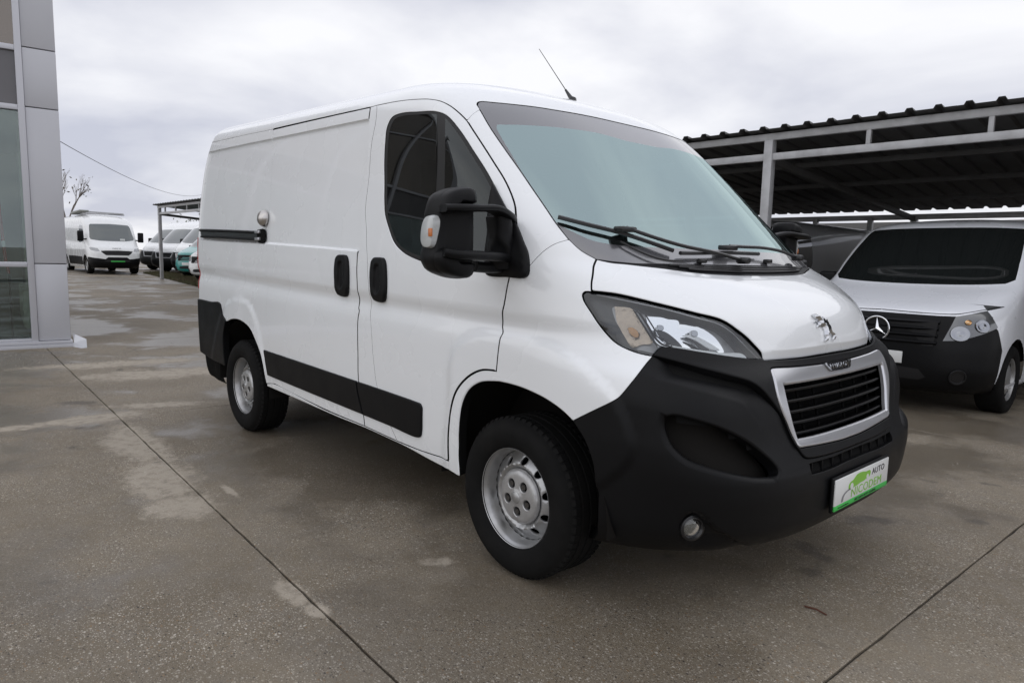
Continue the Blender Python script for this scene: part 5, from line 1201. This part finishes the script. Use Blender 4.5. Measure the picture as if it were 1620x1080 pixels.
        V, Fq = lathe_vf([(.001, y0-.001), (.020, y0+.000), (.024, y0+.003), (.0255, y0+.010)], 28, (0, 0, cz), flip=True); parts.append(('centre_boss', V, Fq, M['steel'], 40))
        V, Fq = lathe_vf([(.0, y0+.037), (.105, y0+.037)], 24, (0, 0, cz), flip=True); parts.append(('hub_plate', V, Fq, M['gap'], 30))
        V, Fq = lathe_vf([(.19, y0+.05), (.18, y0+.12), (.05, y0+.13), (.001, y0+.13)], 32, (0, 0, cz)); parts.append(('brake', V, Fq, M['gap'], 50))
        for nm, V, Fq, m_, au in parts:
            V = np.array(V)
            if sgn < 0: V = V*[1, -1, 1]; Fq = [tuple(f)[::-1] for f in Fq]
            o_ = mesh(nm, V, Fq, m_, root, auto=au)
            if nm == 'tread': o_['kind'] = 'stuff'
    for cx in (0.0, -3.0):
        for sg in (1, -1): wheel(cx, -.985, sg)
    # --- dark inner shell with openings, wheel housings, floor
    step = 4; ia = np.arange(0, len(a), step); ibx = np.arange(0, len(b), step)
    ia = np.append(ia, len(a)-1); ibx = np.append(ibx, len(b)-1)
    Pn = S.P-S.N*.024; Q2 = Pn[np.ix_(ibx, ia)]
    ac = (a[ia][:-1]+a[ia][1:])/2; bc = (b[ibx][:-1]+b[ibx][1:])/2; cx_ = np.stack(np.meshgrid(ac, bc), -1).reshape(-1, 2)
    wsr = np.vstack([crom(ct[::-1], .03), crom(X(ws_side), .03), crom(cb, .03)])
    wsr2 = wsr.copy(); wsr2[wsr2[:, 0] < .02, 0] = -.05
    drop = inpoly(cx_, wsr2) | inpoly(cx_, winR)
    pc_, _ = S.ev(cx_); rr1 = np.hypot(pc_[:, 0], pc_[:, 2]-.335); rr2 = np.hypot(pc_[:, 0]+3, pc_[:, 2]-.335)
    drop |= (rr1 < .535) & (pc_[:, 1] < -.5); drop |= (rr2 < .515) & (pc_[:, 1] < -.5)
    drop |= (pc_[:, 2] < .41) & (pc_[:, 0] < .40) & (pc_[:, 0] > -3.45)
    grr = np.vstack([crom(cgt[::-1], .03), crom(X(gl), .03), crom(cgb, .03)]); grr[grr[:, 0] < .02, 0] = -.05; drop |= inpoly(cx_, grr)
    hlr = np.vstack([crom(X(hl_top), .02), crom(X(hl_bot[::-1]), .02), crom(X(hl_rear[::-1]), .02)]); drop |= inpoly(cx_, hlr)
    scp = np.array(X([(1040, 655), (1042, 690), (1080, 735), (1160, 758), (1250, 765), (1232, 727), (1142, 668)])); drop |= inpoly(cx_, scp)
    n_t = len(ia); FQ = []
    for idx in np.where(~drop)[0]:
        i, j = divmod(idx, n_t-1); FQ.append((i*n_t+j, i*n_t+j+1, (i+1)*n_t+j+1, (i+1)*n_t+j))
    V = Q2.reshape(-1, 3); nv = len(V); V2 = np.vstack([V, V*[1, -1, 1]]); mesh('inner_shell', V2, FQ+[tuple(q+nv for q in f[::-1]) for f in FQ], M['gap'], van)
    for cx in (0.0, -3.0):
        for sg in (1, -1):
            an = np.linspace(-.03, math.pi+.03, 40); V = []; Fq = []
            for t in an:
                for yy in (-.995, -.62): V.append((cx+(.505 if cx == 0 else .485)*math.cos(t), yy*sg, .335+(.505 if cx == 0 else .485)*math.sin(t)))
            n2 = len(an)
            for i in range(n2-1): Fq.append((2*i, 2*i+1, 2*i+3, 2*i+2))
            V.append((cx, -.62*sg, .335))
            for i in range(n2-1): Fq.append((2*i+1, 2*n2, 2*i+3))
            mesh('wheel_housing', V, Fq, M['under'], van, auto=50)
    box('floor_pan', (-1.75, 0, .36), (4.3, 1.10, .14), M['under'], van, .02)
    box('floor_pan', (-1.5, 0, .40), (1.9, 1.50, .12), M['under'], van, .02)
    box('engine_tray', (.18, 0, .31), (.80, 1.10, .10), M['under'], van, .03)
    tube('axle', [(-3, -.9, .335), (-3, .9, .335)], .05, M['under'], van)
    tube('axle', [(0, -.9, .32), (0, .9, .32)], .035, M['under'], van)
    # --- cabin
    box('bulkhead', (-1.36, 0, 1.22), (.03, 1.74, 1.60), M['dark'], van, .01)
    box('dashboard', (.12, 0, 1.17), (.55, 1.70, .26), M['dark'], van, .08, seg=4)
    for yy in (-.58, .30, .66):
        st = box('seat', (-.72, yy, .92), (.52, .44, .18), M['seat'], van, .06, seg=4)
        box('backrest', (-1.02, yy, 1.30), (.16, .44, .68), M['seat'], st, .07, Matrix.Rotation(-.15, 3, 'Y'), 4); box('headrest', (-1.10, yy, 1.74), (.10, .26, .19), M['seat'], st, .045, seg=4)
    V = []; swc = np.array([-.28, .52, 1.26]); tl_ = .62
    for t in np.linspace(0, 2*math.pi, 33): V.append(swc+[.20*math.cos(t)*-math.sin(tl_)*1, .20*math.sin(t), .20*math.cos(t)*math.cos(tl_)])
    sw = tube('steering_wheel', V, .016, M['dark'], van, 8); tube('steering_column', [swc, swc+[.3, 0, -.22]], .035, M['dark'], sw)
    box('rear_view_mirror', (-.28, 0, 1.93), (.04, .22, .07), M['dark'], van, .015)
    return van, S
VAN, VS = build_main_van()
# ------------------------------------------------------------------ the other vans
M['vglass'] = mat('dark_vehicle_glass', (.010, .012, .012), .04, coat=1.0, coat_r=.01, spec=.6)
M['vglass2'] = mat('grey_vehicle_glass', (.045, .06, .06), .05, coat=1.0, coat_r=.01, spec=.9)
M['mesh'] = mat('grille_mesh', (.006, .006, .007), .7)
M['silverwhite'] = paint('cool_white_paint', (.76, .78, .82))
M['white2'] = paint('plain_white_paint', (.78, .79, .79))
M['teal'] = paint('teal_paint', (.012, .27, .25))
M['lens'] = mat('lamp_lens', (.30, .31, .32), .08, coat=1, metal=.4)
M['lens_d'] = mat('lamp_housing', (.02, .021, .023), .12, coat=1)
LV_MID = [[.20,.68,.20,.88,-.30,3.0,0],[.24,.82,.24,.93,-.25,3.2,0],[.34,.88,.34,.95,-.2,3.6,0],[.45,.895,.45,.96,-.2,3.8,0],[.60,.885,.60,.962,-.2,3.8,0],[.72,.868,.72,.964,-.2,3.6,0],
  [.84,.845,.84,.964,-.2,3.4,0],[.925,.815,.925,.963,-.2,3.2,0],[.975,.73,.99,.962,-.2,3.0,0],[1.035,.56,1.06,.96,-.25,3.0,0],[1.095,.36,1.13,.957,-.3,3.0,0],[1.15,.17,1.19,.952,-.4,3.0,0],[1.175,.10,1.22,.95,-.45,3.0,0],
  [1.40,-.20,1.42,.935,-.75,3.4,0],[1.65,-.54,1.64,.905,-1.05,3.5,0],[1.78,-.74,1.75,.880,-1.25,3.5,0],[1.83,-.87,1.80,.845,-1.35,3.3,0],[1.87,-1.12,1.845,.74,-1.5,3.0,0],[1.90,-1.5,1.88,.45,-1.8,2.5,0],[1.91,-1.9,1.91,.004,-2.0,2,0]]
LV_BIG = [[.24,.75,.25,.90,-.2,3.5,0],[.35,.88,.35,.95,-.2,3.8,0],[.5,.93,.5,.98,-.15,4,0],[.7,.92,.7,.99,-.15,4,0],[.85,.90,.85,.99,-.15,4,0],[1.0,.86,1.0,.99,-.15,3.6,0],[1.08,.80,1.1,.985,-.15,3.4,0],[1.2,.6,1.25,.98,-.2,3.2,0],
  [1.32,.42,1.38,.975,-.25,3.3,0],[1.7,.12,1.7,.96,-.35,3.6,0],[2.0,-.10,2.0,.945,-.5,3.6,0],[2.1,-.2,2.08,.935,-.55,3.5,0],[2.3,-.45,2.25,.905,-.75,3.2,0],[2.42,-.75,2.38,.84,-1.0,3,0],[2.5,-1.3,2.48,.6,-1.6,2.6,0],[2.53,-2,2.53,.004,-2.1,2,0]]
LV_HI = [[.24,.78,.24,.93,-.2,3,0],[.30,.90,.30,.98,-.15,3.6,0],[.42,.96,.42,1.0,-.12,4,0],[.57,.955,.58,1.018,-.1,4.4,0],[.70,.90,.72,1.02,-.1,4.8,0],[.90,.845,.92,1.02,-.1,4.3,0],[1.0,.805,1.02,1.01,-.1,3.3,0],[1.11,.762,1.11,1.015,-.15,3,0],[1.18,.68,1.19,1.015,-.18,3,0],[1.275,.455,1.335,1.01,-.24,3.2,0],
  [1.315,.40,1.40,1.004,-.28,3.2,0],[1.667,.045,1.68,.974,-.5,3.1,0],[1.97,-.28,1.95,.935,-.75,3,0],[2.042,-.37,2.02,.92,-.85,2.9,0],[2.25,-.65,2.22,.89,-1.05,2.9,0],[2.38,-.95,2.36,.83,-1.2,2.8,0],[2.46,-1.4,2.44,.6,-1.6,2.6,0],[2.49,-2,2.49,.004,-2.1,2,0]]
def simple_wheel(root, cx, sgn, yo, R, rim, holes=0):
    wr = empty('wheel', (cx, 0, 0)); wr.parent = root
    for nm, prof, m, fl in (('tyre', [(rim, 0), (rim+.02, -.018), (R-.05, -.026), (R-.015, -.012), (R, .015), (R, .185), (R-.02, .21), (rim, .2)], M['rubber'], True),
                            ('rim', [(rim+.003, -.004), (rim-.006, .0), (rim-.014, .03), (rim-.02, .05), (rim*.72, .022), (rim*.6, .012), (rim*.3, .006), (.002, .004)], M['steel'], True)):
        V, F_ = lathe_vf([(r, yo+y) for r, y in prof], 40, (0, 0, R), flip=fl)
        V = np.array(V)*[1, sgn, 1]; F_ = F_ if sgn > 0 else [f[::-1] for f in F_]
        o = mesh(nm, V, F_, m, wr, auto=45)
        if nm == 'rim' and holes:
            for k in range(holes):
                t = 2*math.pi*k/holes; r = rim*.80; c = np.array([r*math.cos(t), 0, R+r*math.sin(t)]); yy = yo+.028
                V2 = [(c[0]+.02*math.cos(q)*1.0, (yy-.004)*sgn, c[2]+.02*math.sin(q)) for q in np.linspace(0, 6.283, 11)[:-1]]
                mesh('vent', V2, [tuple(range(10)) if sgn < 0 else tuple(range(10))[::-1]], M['gap'], o)
def other_van(name, LV, xrear, wb, R, body, label, pose, regions, arch=.40, group=None, hz=1.0, mirrors=None, seams=(), res=1, wheels=True, yo=-.93):
    P, a, b = level_table(LV, xrear, (1.2, 2.6, .10), 100, 130, 24, 150)
    P = P*[1, 1, hz]; S = Surf(P, a, b); S.mk()
    root = empty(name, pose[:3], pose[3]); tag(root, label, 'van', group)
    def conv(pts):
        r = []
        for q in pts:
            if q[0] == 'f': h = S.front(q[1], q[2]*hz)
            elif q[0] == 's': h = S.side(q[1], q[2]*hz)
            else: h = np.array(q[1:])
            if q[0] == 'f' and q[1] == 0: h = np.array([0.0, S.front(.004, q[2]*hz)[1]])
            if h is not None: r.append(h)
        return np.array(r)
    regs = []
    for nm, m, mode, pts, smooth in regions:
        c = conv(pts)
        if smooth: c = crom(c, .03, True); c[:, 0] = np.maximum(c[:, 0], 0)
        else: c = np.vstack([crom(c[[i, (i+1) % len(c)]], .03)[:-1] for i in range(len(c))])
        c[c[:, 0] < 1e-6, 0] = -.03
        regs.append((c, nm, m, mode))
    am = a[-1]; bm_ = b[-1]-.002; st = .06
    outer = np.vstack([crom([(0, .0), (am, .0)], st)[:-1], crom([(am, 0), (am, bm_)], st)[:-1], crom([(am, bm_), (0, bm_)], st)[:-1], crom([(0, bm_), (0, 0)], st)[:-1]])
    holes = []
    for cx in (0.0, -wb):
        pts = [S.side(cx+arch*math.cos(t), R+arch*math.sin(t)) for t in np.linspace(0, 2*math.pi, 40)[:-1] if R+arch*math.sin(t) > P[0, :, 2].min()+.045]
        holes.append(np.array([p for p in pts if p is not None]))
    gx = .045*res
    g = np.stack(np.meshgrid(np.arange(gx/2, am, gx), np.arange(gx/2, bm_, gx)), -1).reshape(-1, 2)
    for h in holes: g = g[~inpoly(g, h)]; g = g[pdist(g, h) > gx*.3]
    for c, *_ in regs: g = g[pdist(g, c) > gx*.3]
    def keep(c):
        k = c[:, 0] > 1e-5
        for h in holes: k &= ~inpoly(c, h)
        return k
    ov, of, cc, _ = cdt([outer]+holes, g, keep, [c for c, *_ in regs])
    PP, NN = S.ev(ov); tt = np.cross(PP[of[:, 1]]-PP[of[:, 0]], PP[of[:, 2]]-PP[of[:, 0]])
    if (tt*NN[of[:, 0]]).sum() < 0: of = of[:, ::-1]
    lab = np.zeros(len(of), int)
    for i, (c, *_r) in enumerate(regs): lab[inpoly(cc, c)] = i+1
    for i, (nm, m, mode) in enumerate([('body', body, 'half')]+[(r[1], r[2], r[3]) for r in regs]):
        t = of[lab == i]
        if not len(t): print('EMPTY REGION', name, nm); continue
        us, inv = np.unique(t, return_inverse=True); t = inv.reshape(-1, 3); v, n_ = PP[us], NN[us]
        if mode == 'half': mesh(nm, np.vstack([v, v*[1, -1, 1]]), [tuple(q) for q in t]+[tuple(q[::-1]+len(v)) for q in t], m, root, nrm=np.vstack([n_, n_*[1, -1, 1]]))
        else:
            mesh(nm, v, [tuple(q) for q in t], m, root, nrm=n_); mesh(nm, v*[1, -1, 1], [tuple(q[::-1]) for q in t], m, root, nrm=n_*[1, -1, 1])
    for sgn in (1, -1):
        for pts in seams:
            c = conv(pts); p, n_ = S.ev(crom(c, .03)); tube('seam', (p+n_*.0005)*[1, sgn, 1], .0032, M['gap'], root, 5)
        for cx in (0.0, -wb):
            if wheels: simple_wheel(root, cx, sgn, yo, R, R*.61, 14 if res == 1 else 0)
            an = np.linspace(0, math.pi, 20); V = []
            for t in an: V += [(cx+arch*math.cos(t), -(-yo+.0)*sgn, R+arch*math.sin(t)), (cx+arch*math.cos(t), -.55*sgn, R+arch*math.sin(t))]
            V.append((cx, -.55*sgn, R)); F_ = [(2*i, 2*i+1, 2*i+3, 2*i+2) for i in range(19)]+[(2*i+1, 40, 2*i+3) for i in range(19)]
            mesh('wheel_housing', V, F_, M['under'], root)
        if mirrors:
            x, y, z, w_, h_ = mirrors
            mo = box('mirror', (x, -(y+w_/2)*sgn, z), (.12, w_, h_), M['black'], root, .035, seg=3); box('mirror_arm', (x+.02, -(y-.04)*sgn, z-h_*.3), (.07, .22, .05), M['black'], mo, .015)
    box('underbody', (-wb/2, 0, .34), (wb+.6, 1.1, .16), M['under'], root, .02)
    return root, S
F = lambda *p: ('f', *p); Sd = lambda *p: ('s', *p); AB = lambda *p: ('a', *p)
GRP = 'vans parked in a row under the far end of the carport'
mid_regions = lambda glassm, bump: [
    ('windscreen', glassm, 'half', [F(0, 1.182), F(.40, 1.188), F(.80, 1.212), F(.858, 1.25), F(.838, 1.40), F(.803, 1.60), F(.772, 1.735), F(.74, 1.757), F(0, 1.775)], False),
    ('bumper', bump, 'half', [F(0, .922), F(.50, .918), F(.63, .920), F(.74, .90), F(.86, .925), Sd(.53, .88), Sd(.46, .80), Sd(.39, .62), Sd(.41, .32), AB(1.25, .001), AB(0, .001)], False),
    ('headlight', mat('lamp_interior', (.14, .145, .15), .15, coat=1, metal=.5), 'pair', [F(.565, .70), F(.625, .918), F(.78, .966), F(.90, 1.010), Sd(.50, 1.03), Sd(.46, 1.02), Sd(.50, .90), F(.90, .83), F(.82, .77), F(.68, .71)], False),
    ('lower_intake', M['mesh'], 'half', [F(0, .33), F(.40, .33), F(.46, .36), F(.40, .43), F(0, .45)], False),
    ('door_window', M['vglass'], 'pair', [Sd(-.42, 1.22), Sd(-.60, 1.40), Sd(-.80, 1.58), Sd(-.92, 1.64), Sd(-1.30, 1.655), Sd(-1.38, 1.60), Sd(-1.40, 1.26), Sd(-1.34, 1.21), Sd(-.9, 1.20)], True)]
def mid_front(root, S, star=True, bars=3):
    """grille bars, lamps, plate on the mid-size van"""
    gz = [.70, .765, .83, .89]
    gr = mesh('grille', [(.868, -.5, .67), (.868, .5, .67), (.845, .52, .90), (.845, -.52, .90)], [(0, 1, 2, 3)], M['mesh'], root)
    for z in gz[:bars+1]:
        pts = []
        for y in np.linspace(-.52, .52, 15): h = S.front(max(abs(y), .003), z); p, n = S.ev(np.array([h])); pts.append((p[0]+n[0]*.012)*[1, -1 if y > 0 else 1, 1])
        rings = [[q+[.018, 0, .0], q+[-.004, 0, .018], q+[-.03, 0, .010], q+[-.03, 0, -.012], q+[.004, 0, -.014]] for q in pts]
        loft('grille_bar', rings, M['black'], gr, auto=30)
    for sgn in (1, -1):
        for (y, z, r, m) in ((.68, .80, .072, M['chromed']), (.815, .875, .062, M['chromed']), (.72, .905, .026, M['warm'])):
            h = S.front(y, z); p, n = S.ev(np.array([h])); p, n = p[0]*[1, sgn, 1], n[0]*[1, sgn, 1]; e1 = np.cross(n, [0, 0, 1.]); e1 /= np.linalg.norm(e1); e2 = np.cross(e1, n)
            rg = [[p+n*zz+rr*(math.cos(t)*e1*1.15+math.sin(t)*e2) for t in np.linspace(0, 6.283, 25)[:-1]] for rr, zz in ((r, .001), (r*.96, .010), (r*.8, .013), (r*.6, .006), (r*.3, .012), (.004, .014))]
            loft('lamp', rg, m, root, auto=50)
        h = S.front(.70, .40); p, n = S.ev(np.array([h])); p, n = p[0]*[1, sgn, 1], n[0]*[1, sgn, 1]; e1 = np.cross(n, [0, 0, 1.]); e1 /= np.linalg.norm(e1); e2 = np.cross(e1, n)
        rg = [[p+n*zz+rr*(math.cos(t)*e1+math.sin(t)*e2) for t in np.linspace(0, 6.283, 25)[:-1]] for rr, zz in ((.075, .0), (.072, .012), (.062, .012), (.055, -.002), (.01, -.002))]
        loft('fog_blank', rg, M['blackg'], root, auto=50)
    if star:
        c = np.array([.885, 0, .80]); rg = []
        tor = [c+[0, .115*math.cos(t), .115*math.sin(t)] for t in np.linspace(0, 6.283, 41)]
        em = tube('emblem', tor, .0095, M['chrome'], root, 8)
        V = []; F_ = []
        for k in range(3):
            t = math.pi/2+k*2.0944; tip = c+[.008, .108*math.cos(t), .108*math.sin(t)]
            for s_ in (1, -1):
                q = c+[.0, .024*math.cos(t+s_*1.047), .024*math.sin(t+s_*1.047)]; o = len(V)
                V += [tuple(c+[.022, 0, 0]), tuple(tip), tuple(q), tuple(q-[.01, 0, 0])]; F_ += [(o, o+1, o+2) if s_ < 0 else (o, o+2, o+1)]
        mesh('emblem_star', V, F_, M['chrome'], em); bk = [[c+[z_, r_*math.cos(t), r_*math.sin(t)] for t in np.linspace(0, 6.283, 33)[:-1]] for r_, z_ in ((.12, -.04), (.12, -.012), (.01, -.008))]
        loft('emblem_back', bk, M['mesh'], em)
    box('number_plate', (.908, 0, .545), (.012, .52, .112), M['plate'], root, .003)
# silver-white van under the carport beside the main van
vito, VSF = other_van('panel_van', LV_MID, -4.1, 3.2, .335, M['silverwhite'], 'cool white van with round star badge, nose out under the carport', (-.58, 5.18, float(GZ(-.58, 5.2)), -math.pi/2), mid_regions(M['vglass'], M['black']), hz=1.04,
    mirrors=(-.42, .97, 1.20, .20, .26), seams=([F(.003, .945), F(.50, .935), F(.62, .94), F(.78, .980), F(.89, 1.012)],), res=1)
mid_front(vito, VSF)
box('paper_sheet', (-.12, .52, 1.235), (.16, .26, .004), M['plate'], vito, .001, Matrix.Rotation(.75, 3, 'Y'))
# its neighbour in deep shade
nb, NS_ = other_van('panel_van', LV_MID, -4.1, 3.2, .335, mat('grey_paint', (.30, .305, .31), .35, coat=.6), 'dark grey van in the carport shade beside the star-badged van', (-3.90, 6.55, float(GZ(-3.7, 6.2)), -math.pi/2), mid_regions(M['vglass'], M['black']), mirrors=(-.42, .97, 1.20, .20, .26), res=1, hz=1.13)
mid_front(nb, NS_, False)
# big van with roof load standing in the lane
big_regions = [
    ('windscreen', M['vglass2'], 'half', [F(0, 1.36), F(.5, 1.37), F(.80, 1.42), F(.83, 1.5), F(.79, 1.8), F(.75, 2.02), F(.70, 2.06), F(0, 2.09)], False),
    ('bumper', M['black'], 'half', [F(0, .70), F(.35, .70), F(.45, .62), F(.75, .66), F(.95, .70), Sd(.36, .68), Sd(.40, .5), Sd(.42, .3), AB(1.25, .001), AB(0, .001)], False),
    ('grille', M['mesh'], 'half', [F(0, .78), F(.42, .78), F(.52, .86), F(.60, .95), F(.42, .97), F(0, .98)], False),
    ('headlight', M['lens'], 'pair', [F(.62, .94), F(.68, 1.06), F(.88, 1.10), F(.93, 1.08), F(.90, .98), F(.75, .93)], False),
    ('lower_intake', M['mesh'], 'half', [F(0, .60), F(.42, .60), F(.50, .52), F(0, .50)], False),
    ('side_cladding', M['black'], 'pair', [Sd(-.46, .70), Sd(-1.5, .72), Sd(-3.0, .72), Sd(-3.0, .36), Sd(-1.5, .36), Sd(-.46, .36)], False),
    ('door_window', M['vglass'], 'pair', [Sd(-.12, 1.42), Sd(-.25, 1.75), Sd(-.42, 1.96), Sd(-.95, 2.0), Sd(-1.02, 1.92), Sd(-1.02, 1.36), Sd(-.95, 1.30), Sd(-.5, 1.32)], True)]
iv, IS = other_van('panel_van', LV_BIG, -5.3, 3.6, .36, M['white2'], 'tall white van with ladders on its roof, black lower sides, standing in the lane', (-31.15, 3.88, float(GZ(-31, 3.9)), math.radians(2)), big_regions, mirrors=(.05, 1.02, 1.55, .22, .42), res=1.6, hz=1.0, arch=.43)
rk = beam('roof_ladder', (-.9, -.75, 2.62), (-3.2, -.62, 2.60), .34, .07, mat('ladder_alu', (.25, .26, .24), .6), iv); beam('ladder_rail', (-.9, .75, 2.56), (-1.2, -.7, 2.60), .10, .06, M['galv'], rk); beam('ladder_rail', (-3.0, .75, 2.54), (-3.0, -.7, 2.58), .08, .05, M['galv'], rk)
beam('rack_bar', (-1.0, -.8, 2.52), (-1.0, .8, 2.52), .05, .05, M['galv'], rk); beam('rack_bar', (-3.0, -.8, 2.54), (-3.0, .8, 2.54), .05, .05, M['galv'], rk)
text_mesh('badge_lettering', 'IVECO', .10, M['chrome'], iv, Matrix(((0, 0, 1, .835), (1, 0, 0, .0), (0, 1, 0, 1.045), (0, 0, 0, 1))), .004, 1.2, bold=.002)
box('plate_strip', (.945, 0, .53), (.02, .52, .05), M['green'], iv, .003); box('paper_sheet', (.33, .35, 1.42), (.03, .18, .10), M['plate'], iv, .002)
# row under the far carport end
hi_regions = [
    ('windscreen', M['vglass2'], 'half', [F(0, 1.34), F(.5, 1.35), F(.80, 1.40), F(.84, 1.46), F(.80, 1.72), F(.74, 1.94), F(.69, 2.0), F(0, 2.03)], False),
    ('bumper', M['black'], 'half', [F(0, .95), F(.47, .96), F(.55, .95), F(.85, .97), F(.95, .86), Sd(.50, .83), Sd(.36, .70), Sd(.42, .3), AB(1.25, .001), AB(0, .001)], False),
    ('headlight', M['lens'], 'pair', [F(.52, .97), F(.66, 1.07), F(.82, 1.14), F(.92, 1.18), F(.95, 1.12), F(.92, 1.02), F(.84, .985)], False),
    ('door_window', M['vglass'], 'pair', [Sd(-.25, 1.42), Sd(-.42, 1.66), Sd(-.62, 1.90), Sd(-.75, 1.95), Sd(-1.05, 1.95), Sd(-1.08, 1.40), Sd(-.98, 1.34), Sd(-.5, 1.34)], True)]
def hi_grille(root, S):
    fr = crom([(-.42, .68), (.42, .68), (.52, .92), (-.52, .92)], .05, False)
    for y0, z0, y1, z1 in ((-.42, .68, .42, .68), (.42, .68, .52, .92), (.52, .92, -.52, .92), (-.52, .92, -.42, .68)):
        pts = []
        for t in np.linspace(0, 1, 6): y = y0*(1-t)+y1*t; z = z0*(1-t)+z1*t; h = S.front(max(abs(y), .003), z); p, n = S.ev(np.array([h])); pts.append((p[0]+n[0]*.005)*[1, -1 if y > 0 else 1, 1])
        tube('grille_frame', pts, .022, M['satin'], root, 6)
HD = math.radians(-62); hd = np.array([math.cos(HD), math.sin(HD)])
def row(front_xy, LV, name, body, label, regions, hz, fn, xr, wb):
    o = np.array(front_xy)-hd*.93
    r, S = other_van(name, LV, xr, wb, .34, body, label, (o[0], o[1], float(GZ(*o)), HD), regions, res=1.8, group=GRP, hz=hz, mirrors=(-.12, 1.02, 1.42, .2, .32) if LV is LV_HI else (-.42, .97, 1.20, .2, .24), arch=.42 if LV is LV_HI else .40, yo=-.96 if LV is LV_HI else -.93)
    fn(r, S); return r
row((-34.9, 6.3), LV_HI, 'panel_van', M['white2'], 'white high-roof van in the carport row, farthest from the carport post', hi_regions, 1.0, hi_grille, -4.6, 3.4)
row((-32.0, 6.1), LV_HI, 'panel_van', M['white2'], 'white high-roof van in the carport row, second from the teal one', hi_regions, 1.0, hi_grille, -4.6, 3.4)
row((-29.6, 6.3), LV_HI, 'panel_van', M['white2'], 'white high-roof van standing next to the teal van', hi_regions, 1.03, hi_grille, -4.6, 3.4)
row((-27.35, 5.75), LV_MID, 'panel_van', M['teal'], 'teal van with dark grille beside the carport end post', mid_regions(M['vglass2'], M['teal']), 1.04, lambda r, S: mid_front(r, S, False), -4.1, 3.2)
row((-24.3, 5.35), LV_MID, 'panel_van', M['white2'], 'low white van with dark grille parked next to the teal van', mid_regions(M['vglass2'], M['white2']), 1.03, lambda r, S: mid_front(r, S, False), -4.1, 3.2)
o = on_ground(104, 425)
other_van('panel_van', LV_HI, -5.0, 3.6, .35, M['white2'], 'white van half hidden by the showroom corner, next to the laddered van', (-37.2, 1.55, float(GZ(-37, 2)), math.radians(3)), hi_regions, res=1.8, mirrors=(-.12, 1.02, 1.42, .2, .34), arch=.42, yo=-.96)
